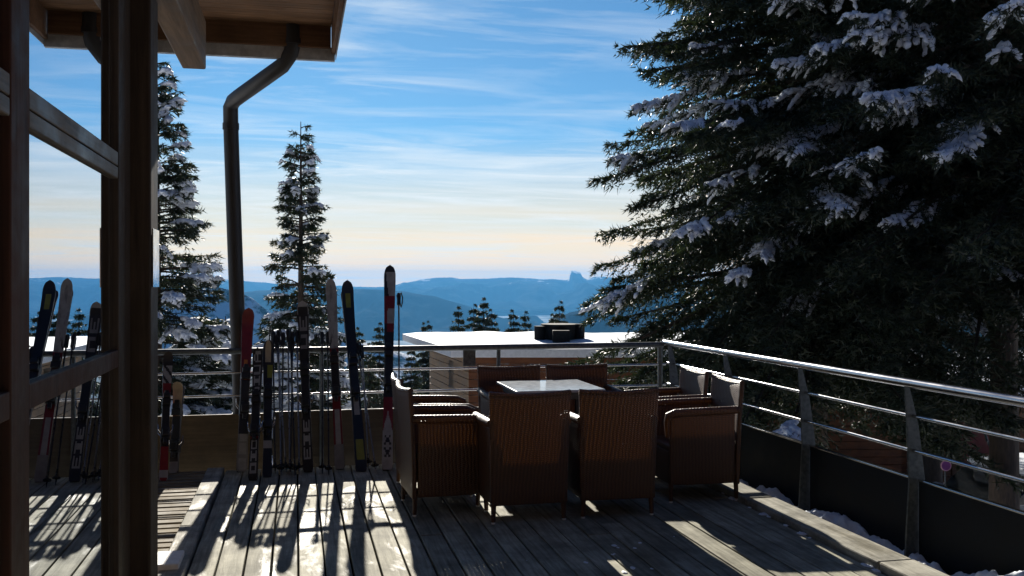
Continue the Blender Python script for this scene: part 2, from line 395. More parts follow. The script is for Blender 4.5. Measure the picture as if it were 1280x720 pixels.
# snow left in the gap under the side railing and at the edges
def lumpy_strip(name, x0, x1, y0, y1, zb, hgt, seed, n=(10, 60), thr=-.25):
    def fn(a, c):
        X, Y = x0 + (x1 - x0) * a, y0 + (y1 - y0) * c
        env = math.sin(math.pi * a) ** .5 if 0 < a < 1 else 0
        g = max(0, fbm(X * 1.3 + seed, Y * 1.1, seed, 3) - thr) + .22 * max(-.4, fbm(X * 9, Y * 9, seed, 3)) + .05 * fbm(X * 27, Y * 27, seed, 3)
        e2 = min(1, 8 * c * (1 - c))
        return (X + .03 * fbm(Y * 5, seed, 1, 3), Y, zb + hgt * env * e2 * max(-.1, g))
    b = MB(); b.grid(fn, *n); o = b.build(name, M['snow']); o.data.shade_smooth(); return o
tag(lumpy_strip('snow_bank', 3.56, 3.83, 2.6, 9.1, -.10, .24, 3.7, (24, 420), -.28), 'band of shaded snow lying along the foot of the side railing', 'snow', kind='stuff')
mb = MB()
def blob(b, c, r, seed, flat=.35, n=10):
    def fn(u, v):
        th, ph = 2 * math.pi * u, math.pi * v * .55
        q = 1 + .45 * fbm(math.cos(th) * 1.3 + seed, math.sin(th) * 1.3, ph, 3)
        return (c[0] + r * q * math.sin(ph) * math.cos(th), c[1] + r * q * math.sin(ph) * math.sin(th) * 1.6, c[2] + r * flat * math.cos(ph) * q - r * .06)
    b.grid(fn, n, 6)
for i in range(12):
    px, py = rnd.uniform(640, 860), rnd.uniform(655, 716)
    p = on_z(px, py, 0); blob(mb, p, rnd.uniform(.006, .018), i * 3.1)
for i in range(16):
    blob(mb, (3.35 + rnd.uniform(-.03, .01), rnd.uniform(4.6, 7.2), 0), rnd.uniform(.012, .03), i * 1.7)
o = mb.build('snow_scraps', M['snow']); o.data.shade_smooth()
tag(o, 'small scraps of snow scattered on the shaded deck boards', 'snow', kind='stuff')

# ------------------------------------------------------------------ chalet (the building on the left, with sky blockers added behind)
XG = -.865
ch = thing('chalet', 'timber chalet on the left with mirroring windows and a deep wooden eave', 'building', (-.87, 4.5, 0))
ch_off = Vector((.87, -4.5, 0))
def part(b, name, mat, par=ch, bevel=.006, smooth=False):
    o = b.build(name, mat, par, bevel=bevel, smooth=smooth)
    if par is ch: o.location = ch_off
    return o
b = MB(); b.box(-.93, 5.32, -.1, -.742, 5.59, 3.24); part(b, 'post', M['timber'], bevel=.01)
XP = -.842
b = MB(); b.box(-.93, 4.98, -.1, XP, 5.317, 3.24); part(b, 'jamb', M['timber'], bevel=.005)
for ya, yb in ((3.17, 3.38), (1.0, 1.2)):
    b = MB(); b.box(-.93, ya, -.1, XP, yb, 3.24); part(b, 'mullion', M['timber_red'], bevel=.006)
for (za, zb_) in ((2.262, 2.33), (2.20, 2.257), (1.283, 1.368), (.02, .17)):
    for (ya, yb) in ((1.203, 3.167), (3.383, 4.977)):
        b = MB(); b.box(-.93, ya, za, XP - .002, yb, zb_)
        part(b, 'transom', M['transom'] if za > 2 else M['timber_red'], bevel=.005)
for (ya, yb) in ((1.203, 3.167), (3.383, 4.977)):
    for (za, zb_) in ((.172, 1.281), (1.370, 2.198), (2.332, 3.238)):
        g = MB(); g.box(XG - .006, ya, za, XG, yb, zb_); part(g, 'window_pane', M['glass'], bevel=0)
b = MB(); b.box(-.932, -1.19, -.1, -.80, .995, 3.24); part(b, 'wall', M['cladding'], bevel=.004)
# inside of the room behind the glass, and far wall
b = MB(); b.box(-6.0, -1.2, -.05, -5.9, 5.57, 3.3); b.box(-5.898, 5.45, -.05, -.935, 5.57, 3.24); b.box(-5.898, -1.2, -.05, -.935, -1.08, 3.24)
part(b, 'wall', M['wall_in'], bevel=0)
b = MB(); b.box(-5.89, -1.07, -.055, -.94, 5.44, .0); part(b, 'room_floor', M['ply_dark'], bevel=0)
b = MB(); b.box(-5.89, -1.07, 3.24, -.94, 5.44, 3.298); part(b, 'room_ceiling', M['wall_in'], bevel=0)
# long beam carrying the eave, on top of the post
b = MB(); b.box(-.805, -1.1, 3.245, -.640, 7.32, 3.60); part(b, 'beam', M['timber_y'], bevel=.012)
b = MB(); b.box(-5.8, 5.36, 3.30, -.808, 5.55, 3.60); part(b, 'beam', M['timber_y'], bevel=.012)
YE = 8.8; ZE = 3.68; XR = .352
b = MB(); y = -3.6
while y < YE - .18:
    b.box(-6.2, y, 3.975, XR - .045, y + .138, 4.0 + rnd.uniform(-.003, .003)); y += .142
part(b, 'soffit', M['soffit'], bevel=.004)
b = MB()
for xx in (-5.2, -3.9, -2.6, -1.4):
    b.box(xx, -3.5, 3.605, xx + .12, YE - .14, 3.97)
b.box(-6.2, YE - .10, ZE + .10, XR - .048, YE - .06, 4.06)
part(b, 'fascia', M['fascia'], bevel=.005)
b = MB(); b.box(XR - .042, -3.6, ZE + .06, XR - .008, YE, 4.2); part(b, 'barge_board', M['fascia'], bevel=.004)
b = MB(); b.box(XR - .006, -3.6, ZE + .02, XR, YE + .004, 4.22); part(b, 'barge_flashing', M['zinc'], bevel=0)
b = MB(); b.box(-6.2, YE - .055, ZE, XR - .012, YE - .045, ZE + .11); b.box(-6.2, YE - .043, ZE, XR - .012, YE, ZE + .012); b.box(-6.2, YE, ZE - .0, XR - .012, YE + .006, ZE + .13)
part(b, 'gutter', M['zinc'], bevel=0)
b = MB(); b.box(-6.25, -3.65, 4.23, XR + .03, YE + .02, 4.33); rf = part(b, 'roof', M['zinc'], bevel=.01)
b = MB(); b.box(-6.2, -3.6, 4.334, XR - .02, YE - .05, 4.62); sn = part(b, 'roof_snow', M['snow'], bevel=.12)
# unseen wall and roof added behind the viewpoint to block sky fill
b = MB(); b.box(-6, -1.45, -2.4, 7.5, -1.22, 6.4); part(b, 'sky_block_wall', M['cladding'], bevel=0)
b = MB(); b.box(XR + .04, -3.6, 3.98, 7.6, 1.1, 4.1); part(b, 'sky_block_roof', M['soffit'], bevel=0)
# downpipe
pts = []
pt = on_y(366, 28, 8.77); pts = [Vector((pt.x, 8.74, 3.98)), on_y(366.5, 52, 8.74), on_y(364, 66, 8.76), on_y(353, 82, 8.82), on_y(325, 102, 9.0), on_y(299, 120.5, 9.3), on_y(292, 126, 9.40), on_y(288.3, 134, 9.46), on_y(288.6, 158, 9.48), on_y(293, 290, 9.48), on_y(299.5, 470, 9.48), on_y(300.5, 520, 9.48)]
e = pts[-1].copy(); e.z = -2.5; pts.append(e)
b = MB(); b.tube(pts, .070, 20); dp = part(b, 'downpipe', M['pipe'], bevel=0, smooth=True)
for q, h in ((8, .06), (11, .06), (1, .05)):
    b = MB(); b.tube([pts[q] + Vector((0, 0, -h / 2)), pts[q] + Vector((0, 0, h / 2))], .077, 20); b.build('pipe_collar', M['pipe'], dp, smooth=True)
b = MB(); b.box(-.739, 5.345, 1.67, -.733, 5.57, 1.98); part(b, 'sky_reflector_plate', plain('polished_plate', (.6, .62, .65), .08, 1.0), bevel=.001)  # plate added on the post to reflect a strip of sky
b = MB(); b.box(-1.1, 5.86, -.03, -.664, 6.16, .062); tag(b.build('stone_block', M['rock'], bevel=.008), 'pale stone slab lying in the sun beside the timber post', 'stone slab')

# ------------------------------------------------------------------ railings
YF = 9.36; XF = 3.77
rb = thing('terrace_railing', 'grey railing along the back of the terrace, with the skis leaning on it', 'railing', (1.2, YF, 0))
def rp(b, name, mat, root, **kw):
    o = b.build(name, mat, root, **kw); o.location = -Vector(root.location); return o
b = MB(); b.tube([(-2.9, YF - .03, 1.05), (XF - .07, YF - .03, 1.05)], .028, 16); rp(b, 'handrail', M['gal'], rb, smooth=True)
for z in (.845, .63):
    b = MB(); b.tube([(-2.9, YF, z), (XF - .03, YF, z)], .011, 10); rp(b, 'cable', M['steel'], rb, smooth=True)
for xx in (-1.49, .24, 1.97, 3.68):
    b = MB(); b.tube([(xx, YF + .005, -.5), (xx, YF + .005, 1.03)], .020 if xx < 3.5 else .027, 12); rp(b, 'post', M['gal'], rb, smooth=True)
edges = [-2.9, -1.52, -.22, 1.22, 2.5, XF + .02]
for i in range(5):
    b = MB(); b.box(edges[i] + .006, YF + .03, -.22, edges[i+1] - .006, YF + .052, .452 + (.012 if i == 2 else 0)); rp(b, 'panel', M['ply'] if i in (0, 1) else M['ply_dark'], rb, bevel=.003)
b = MB(); b.box(1.615, YF + .02, .86, 1.74, YF + .035, 1.03); rp(b, 'bracket', M['gal'], rb, bevel=.003)

rs = thing('terrace_railing', 'steel railing along the right of the terrace with tapered fin posts and dark panels', 'railing', (XF, 5.5, 0))
b = MB(); b.tube([(XF - .05, -1.2, 1.07), (XF - .05, YF - .02, 1.07)], .029, 18); rp(b, 'handrail', M['steel'], rs, smooth=True)
for z in (.86, .645):
    b = MB(); b.tube([(XF - .01, -1.2, z), (XF - .01, YF, z)], .011, 10); rp(b, 'cable', M['steel'], rs, smooth=True)
fy = [9.2, 7.9, 6.6, 5.3, 4.0, 2.7, 1.4, .1]
for yy in fy:
    b = MB()
    poly = [(XF - .066, yy, 1.045), (XF - .034, yy, 1.045), (XF + .03, yy, .80), (XF + .075, yy, .47), (XF + .085, yy, -.4), (XF - .085, yy, -.4), (XF - .07, yy, -.1), (XF - .035, yy, .45), (XF - .05, yy, .80)]
    b.prism(poly, (0, .014, 0)); rp(b, 'fin_post', M['gal'], rs, bevel=.002)
for i in range(len(fy) - 1):
    b = MB(); b.box(XF + .02, fy[i+1] + .03, -.06 + rnd.uniform(-.01, .01), XF + .04, fy[i] - .015, .455)
    pn = rp(b, 'panel', M['panel'], rs, bevel=.002)
    b = MB(); b.box(XF + .012, fy[i+1] + .03, .4555, XF + .048, fy[i] - .015, .468); o = b.build('panel_cap', M['steel'], pn, bevel=.004)

# ------------------------------------------------------------------ wicker chairs and table
def make_chair():
    root = thing('wicker_armchair', 'x', 'chair')
    W, D, W2 = .58, .56, .29
    def lean(z): return -.05 * max(0, (z - .1) / .83) ** 1.5
    b = MB()
    def back(u, v):
        xx = -W2 + W * u; e = (2 * u - 1) ** 2
        flare = 1 + .03 * max(0, (v - .3))
        z = .125 + (.77 + .016 * e) * v
        return (xx * flare * (.965 + .035 * v), -.27 + .018 * e * v - .012 * (1 - e) * v + lean(z), z)
    b.grid(back, 14, 14); b.build('backrest', M['wicker'], root, smooth=True, solid=.034, bevel=.008)
    b = MB(); b.tube([Vector(back(u / 12, 1.0)) for u in range(13)], .021, 8)
    b.build('top_roll', M['wicker'], root, smooth=True)
    for s in (-1, 1):
        b = MB()
        def side(u, v):
            y = -.245 + .525 * u
            ztop = .69 - .012 * u
            z = .135 + (ztop - .135) * v
            return (s * (W2 - .022 - .012 * (1 - v) + .012 * math.sin(math.pi * u)), y + .0, z)
        b.grid(side, 10, 10); b.build('side_panel', M['wicker'], root, smooth=True, solid=.034, bevel=.008)
        b = MB()
        pa = [(s * (W2 - .012), -.285, .705), (s * (W2 - .004), -.12, .70), (s * (W2 - .004), .10, .695), (s * (W2 - .01), .24, .688), (s * (W2 - .016), .292, .668), (s * (W2 - .022), .302, .62), (s * (W2 - .025), .296, .50)]
        b.tube(pa, [.030, .032, .032, .032, .030, .024, .016], 10); ar = b.build('armrest', M['wicker'], root, smooth=True); ar.scale = (1, 1, 1)
    b = MB()
    def seat(u, v):
        return ((-W2 + .045) + (W - .09) * u, -.23 + .505 * v, .415 - .014 * math.sin(math.pi * u) * math.sin(math.pi * v))
    b.grid(seat, 8, 8); b.build('seat', M['wicker'], root, smooth=True, solid=.045, bevel=.01)
    b = MB(); b.grid(lambda u, v: ((-W2 + .045) + (W - .09) * u, .268, .14 + .25 * v), 8, 6); b.build('front_apron', M['wicker'], root, smooth=True, solid=.03, bevel=.006)
    for sx in (-1, 1):
        for sy in (-1, 1):
            y0 = -.262 if sy < 0 else .262
            b = MB(); b.tube([(sx * .252, y0, .2), (sx * .258, y0 + sy * .006, .012)], [.021, .016], 10)
            lg = b.build('leg', M['wicker'], root, smooth=True)
            b = MB(); b.disc((sx * .258, y0 + sy * .006, .006), (0, 0, 1), .015, .012, 12); b.build('foot_cap', M['white_plastic'], lg)
    return root
chair0 = make_chair(); used = [False]
chair_spots = [
    (1.60, 6.86, 0.02, 'wicker armchair with its back to the viewer, left of the two before the table'),
    (2.275, 6.87, -.03, 'wicker armchair with its back to the viewer, right of the two before the table'),
    (1.09, 7.20, -math.pi / 2 + .05, 'wicker armchair side-on left of the table, nearer of two, bright glints on its arms'),
    (1.11, 7.86, -math.pi / 2, 'wicker armchair left of the table, the farther one mostly hidden behind its neighbour'),
    (3.085, 7.17, math.pi / 2 - .04, 'wicker armchair side-on right of the table, nearer of two, beside the dark railing'),
    (3.13, 7.93, math.pi / 2 - .02, 'wicker armchair right of the table, the farther one, only back and arm showing'),
    (1.92, 8.33, math.pi + .02, 'wicker armchair behind the table facing the viewer, left one of the two'),
    (2.56, 8.34, math.pi - .02, 'wicker armchair behind the table facing the viewer, right one nearest the spruce'),
]
for i, (x, y, rz, lab) in enumerate(chair_spots):
    o = chair0 if i == 0 else copy_tree(chair0)
    o.location = (x, y, 0.003); o.rotation_euler = (0, 0, rz); tag(o, lab, 'chair', 'wicker armchairs around the table')
tx0, tx1, ty0, ty1, tz = 1.745, 2.50, 7.58, 8.40, .81
tb = thing('terrace_table', 'table with a pale shiny top standing between the wicker armchairs', 'table', ((tx0 + tx1) / 2, (ty0 + ty1) / 2, 0))
b = MB(); b.box(tx0, ty0, tz - .022, tx1, ty1, tz); rp(b, 'tabletop', M['tabletop'], tb, bevel=.004)
b = MB()
b.box(tx0 + .05, ty0 + .05, tz - .085, tx1 - .05, ty0 + .075, tz - .024); b.box(tx0 + .05, ty1 - .075, tz - .085, tx1 - .05, ty1 - .05, tz - .024)
b.box(tx0 + .05, ty0 + .077, tz - .085, tx0 + .075, ty1 - .077, tz - .024); b.box(tx1 - .075, ty0 + .077, tz - .085, tx1 - .05, ty1 - .077, tz - .024)
rp(b, 'apron', M['gal'], tb, bevel=.003)
for xx in (tx0 + .03, tx1 - .03 - .05):
    for yy in (ty0 + .08, ty1 - .12):
        b = MB(); b.box(xx + .03, yy, .003, xx + .07, yy + .04, tz - .087); rp(b, 'leg', M['gal'], tb, bevel=.004)

# ------------------------------------------------------------------ skis
GLY = {'E': ['1111', '1000', '1110', '1000', '1111'], 'I': ['1111', '0110', '0110', '0110', '1111'], 'O': ['1111', '1001', '1001', '1001', '1111'],
       'X': ['1001', '0110', '0110', '0110', '1001'], 'U': ['1001', '1001', '1001', '1001', '1111'], 'A': ['0110', '1001', '1111', '1001', '1001']}
def paint(style, u, v):
    """colour key of a ski top at u (across, 0..1), v (along, 0 tail .. 1 tip)"""
    def glyph(seq, v0, v1, ink, bg, turn=True):
        n = len(seq); k = int((v - v0) / (v1 - v0) * n)
        if not 0 <= k < n: return None
        f = ((v - v0) / (v1 - v0) * n - k)
        if not .08 < f < .92 or not .14 < u < .86: return bg
        g = GLY[seq[k]]; fu, fv = (u - .14) / .72, (f - .08) / .84
        if turn: r, c = int(fu * 5), int(fv * 4)
        else: r, c = int((1 - fv) * 5), int(fu * 4)
        return ink if g[min(4, r)][min(3, c)] == '1' else bg
    if style == 'racer':                       # tall white / black / red pair with white tail and two crosses
        if v < .27:
            d = abs(u - .5) * 2
            if v > .17 and d > (.27 - v) / .1: return 'r'
            for c in (.075, .135):
                if abs(v - c) < .020 and abs(abs(u - .5) * 2 - abs(v - c) / .020 * .55) < .19: return 'k'
            return 'w'
        if v < .33: return 'r'
        if v < .66: return 'k'
        if v < .70: return 'r' if u > .3 else 'k'
        if v < .78: return 'w' if u > .25 + (v - .7) else 'r'
        if v < .84: return 'r'
        return 'w' if (u - .5) * 1.4 + (v - .84) * 3 > -.1 and v < .97 else 'k'
    if style == 'white_red':
        if v < .12: return 'g'
        if v < .30: return 'w' if abs(u - .5) < .3 else 'd'
        if v < .62: return 'r' if abs(u - .5) < .42 else 'd'
        return 'g' if (fbm(u * 3, v * 14, 2, 3) > .25) else 'w'
    if style == 'black_yellow':
        if .05 < v < .16 and abs(u - .5) < .36: return 'y'
        if .28 < v < .40 and abs(u - .5) < .28: return 'w'
        if .52 < v < .6 and u > .6: return 'g'
        if .86 < v < .93 and abs(u - .5) < .2: return 'y'
        return 'k'
    if style == 'outline':
        if v > .965: return 'w'
        g = glyph('UE', .70, .92, 'g', 'k')
        if g: return g
        g = glyph('EIE', .06, .30, 'w', 'k')
        if g: return g
        return 'g' if abs(u - .5) > .43 and (v < .33 or v > .66) else 'k'
    if style == 'red':
        if v < .22: return 'w' if abs(u - .5) < .36 and int(v * 60) % 5 else 'g'
        if v < .5: return 'k'
        if v < .68: return 'o' if abs(u - .45) < .16 else 'd'
        return 'r' if abs(u - .5) < .42 else 'd'
    if style == 'letters':
        g = glyph('OIO', .04, .30, 'w', 'k') or glyph('XAIUA', .52, .98, 'w', 'k')
        return g or ('d' if .3 < v < .4 else 'k')
    if style == 'yellow':
        if v > .84: return 'b' if abs(u - .5) < .3 else 'k'
        if .72 < v < .82: return 'y' if u > .45 else 'k'
        if .2 < v < .26: return 'w'
        return 'k'
    if style == 'junior_red':
        if v < .26: return 'r' if abs(u - .5) < .44 and not (.02 < v < .08) else ('w' if v < .08 else 'd')
        if v < .62: return 'k'
        if v < .76: return 'r'
        if v < .9: return 'w' if int((u * 3 + v * 30)) % 3 else 'k'
        return 'k'
    if style == 'junior_beige':
        if v < .5: return 'k' if v > .12 else 'g'
        return 'o' if .55 < v < .8 and u < .5 else 'b'
    return 'k'
def ski_mesh(L, wd, style, sgn):
    """one ski standing on its tail along +z; top sheet faces -y for sgn=-1"""
    nu, nv = 14, 90; t = .013
    b = MB()
    def half(v):
        w = wd * (.86 - .20 * math.sin(math.pi * min(1, v / .95)) + .14 * v)
        if v > .945: w *= math.sqrt(max(0.0, 1 - ((v - .945) / .055) ** 2)) * .98 + .02
        if v < .02: w *= .75 + 12.5 * v
        return w / 2
    def curve(v):
        c = .012 * math.sin(math.pi * min(1, v / .88)) * -1
        if v > .86: c += .055 * ((v - .86) / .14) ** 2
        return .014 + c * 1.0
    def P(u, v, off):
        th = t * (.55 + .6 * math.sin(math.pi * v))
        return ((u * 2 - 1) * half(v), sgn * (curve(v) + off * th), v * L)
    pal = [INK[k] for k in INKS]
    vs = [P(i / nu, j / nv, 1) for j in range(nv + 1) for i in range(nu + 1)]
    n0 = len(vs); vs += [P(i / nu, j / nv, 0) for j in range(nv + 1) for i in range(nu + 1)]
    b.v = vs
    for j in range(nv):
        for i in range(nu):
            q = (j*(nu+1)+i, j*(nu+1)+i+1, (j+1)*(nu+1)+i+1, (j+1)*(nu+1)+i)
            key = paint(style, (i + .5) / nu, (j + .5) / nv)
            b.f.append(q if sgn < 0 else q[::-1]); b.m.append(INKS.index(key))
            q2 = tuple(k + n0 for k in q); b.f.append(q2[::-1] if sgn < 0 else q2); b.m.append(0)
        for i in (0, nu):
            q = (j*(nu+1)+i, (j+1)*(nu+1)+i, n0+(j+1)*(nu+1)+i, n0+j*(nu+1)+i)
            b.f.append(q); b.m.append(INKS.index('g'))
    for j in (0, nv):
        for i in range(nu):
            b.f.append((j*(nu+1)+i, j*(nu+1)+i+1, n0+j*(nu+1)+i+1, n0+j*(nu+1)+i)); b.m.append(0)
    return b, pal, curve, t
def binding_mesh(b, L, wd, sgn, curve):
    w = min(.042, wd * .42)
    def bx(x0, x1, z0, z1, h0, h1):
        y0, y1 = sgn * (curve(.45) + .02 + h0), sgn * (curve(.45) + .02 + h1)
        b.box(x0, min(y0, y1), z0, x1, max(y0, y1), z1)
    zc = .47 * L
    bx(-w, w, zc + .13, zc + .19, -.01, .035); bx(-w * .8, w * .8, zc + .19, zc + .235, -.01, .048); bx(-w * .5, w * .5, zc + .236, zc + .27, -.01, .03)
    bx(-w, w, zc - .20, zc - .09, -.01, .03); bx(-w * .75, w * .75, zc - .185, zc - .12, .03, .062); bx(-w * .4, w * .4, zc - .25, zc - .20, .0, .05)
    bx(-w * .9, w * .9, zc - .085, zc + .125, -.01, .006)
def place_leaning(root, ptop, pbot, ywall=9.30):
    foot = on_z(pbot[0], pbot[1], .002)
    if foot.y > 8.97: foot = foot * (8.96 / foot.y); foot.z = .002
    lo, hi = .3, 2.4
    for _ in range(40):
        h = (lo + hi) / 2
        y = foot.y + (ywall - foot.y) * h / 1.05
        # projected y of the height h at lateral px
        x_, y_, d_ = ray(ptop[0], ptop[1]); t_ = y / y_
        z = HC + d_ * t_
        if h < z: lo = h
        else: hi = h
    top = Vector((x_ * t_, y, h))
    d = top - foot; L = d.length; z = d.normalized()
    yv = Vector((0, 1, 0)); yv = (yv - z * yv.dot(z)).normalized(); xv = yv.cross(z)
    m = Matrix((xv, yv, z)).transposed().to_4x4(); m.translation = foot
    root.matrix_world = m; root.rotation_mode = 'XYZ'
    return L
def make_skis(style, label, ptop, pbot, wd, roll=0.0):
    root = thing('ski_pair', label, 'skis', group='skis leaning on the railing')
    L = place_leaning(root, ptop, pbot)
    if roll: root.matrix_world = root.matrix_world @ Matrix.Rotation(roll, 4, 'Z')
    for sgn in (-1, 1):
        b, pal, curve, t = ski_mesh(L * (1.0 if sgn < 0 else .992), wd, style, sgn)
        sk = b.build('ski', pal, root); sk.data.shade_smooth(); sk.data.set_sharp_from_angle(angle=R(35))
        b = MB(); binding_mesh(b, L, wd, sgn, curve)
        b.build('binding', [M['black']], sk, bevel=.006)
        w = wd * .42
        for q in (-1, 1):
            b = MB(); zc = .47 * L
            b.tube([(q * w, sgn * .03, zc - .14), (q * (w + .022), sgn * .035, zc - .11), (q * (w + .026), sgn * .01, zc - .05)], .004, 6)
            b.build('brake', M['steel'], sk)
    return root
make_skis('junior_red', 'short red and black skis with white patches, at the far left beside the timber post', (210, 444), (204, 602), .085, .2)
make_skis('junior_beige', 'short beige and orange skis leaning on the brown plywood panel', (224, 479), (217, 590), .092, -.15)
make_skis('red', 'skis with red tips and white tails standing directly in front of the downpipe', (310, 388), (302, 590), .112, .15)
make_skis('letters', 'short black skis covered in white block lettering, beside the red-tipped pair', (323, 440), (316, 601), .092, -.1)
make_skis('yellow', 'short black skis with a beige and yellow tip, left of the bunch of poles', (335, 430), (334, 597), .095, .1)
make_skis('outline', 'dark skis with grey marks and a shiny white tip, right of the pole bunch', (378.5, 380), (385, 590), .108, -.06)
make_skis('white_red', 'skis with pale speckled tips and red middles beside the black and yellow pair', (413.5, 352), (425, 587), .104, -.1)
make_skis('black_yellow', 'black skis with yellow tails and rounded black tips, tilted to the left', (433, 355), (452, 590), .118, .1)
make_skis('racer', 'tallest skis, white black and red with two crosses on the white tail', (487.5, 336), (484, 588), .118, -.12)

def make_pole(label, ptop, pbot, shaft, group=None, rz=0.0):
    root = thing('ski_pole', label, 'ski pole', group=group)
    L = place_leaning(root, ptop, pbot)
    b = MB(); b.tube([(0, 0, .0), (0, 0, .03), (0, 0, L - .12)], [.003, .0065, .0085], 8); b.build('shaft', shaft, root, smooth=True)
    b = MB(); b.tube([(0, 0, L - .135), (0, 0, L - .12), (0, 0, L - .06), (0, 0, L - .03), (0, 0, L)], [.016, .020, .018, .024, .016], 10); b.build('grip', M['black'], root, smooth=True)
    b = MB(); b.disc((0, 0, .065), (0, 0, 1), .034, .006, 16); b.tube([(0, 0, .05), (0, 0, .1)], .012, 8); b.build('basket', M['black'], root, smooth=True)
    b = MB(); s = 1 if rz >= 0 else -1
    b.tube([(0, -.012, L - .02), (s * .02, -.03, L - .01), (s * .032, -.035, L - .06), (s * .03, -.03, L - .13), (s * .02, -.025, L - .17), (s * .008, -.02, L - .1)], .006, 6); b.build('strap', M['black'], root, smooth=True)
    return root
bl = 'dark ski pole in the thick bunch of poles beside the short skis'
for i, (a, c, d_) in enumerate([((341, 414), (344, 592), 0), ((348, 413), (351, 594), 1), ((354, 416), (352, 590), 0), ((360, 412), (362, 593), 1), ((366, 415), (363, 590), 0), ((371, 413), (374, 592), 1), ((345, 419), (358, 591), 1), ((363, 420), (369, 594), 0)]):
    make_pole(bl, a, c, M['alu'] if d_ else M['alu_dark'], 'ski poles in the bunch', 1 if i % 2 else -1)
make_pole('dark ski pole left of its twin, just left of the pale-tipped skis', (402.5, 415), (403, 592), M['alu_dark'], 'ski poles along the railing', -1)
make_pole('dark ski pole almost touching the pale-tipped skis, right of its twin', (409.5, 415), (411, 594), M['alu_dark'], 'ski poles along the railing', 1)
make_pole('slanting grey ski pole with a round basket, right of the black and yellow skis', (446, 428), (470, 590), M['alu'], 'ski poles along the railing', 1)
make_pole('thin grey ski pole slanting behind the black and yellow skis', (452, 432), (461, 586), M['alu'], 'ski poles along the railing', -1)
make_pole('tall dark ski pole standing at the right edge of the tallest skis', (498.5, 367), (499, 588), M['alu_dark'], 'ski poles along the railing', 1)

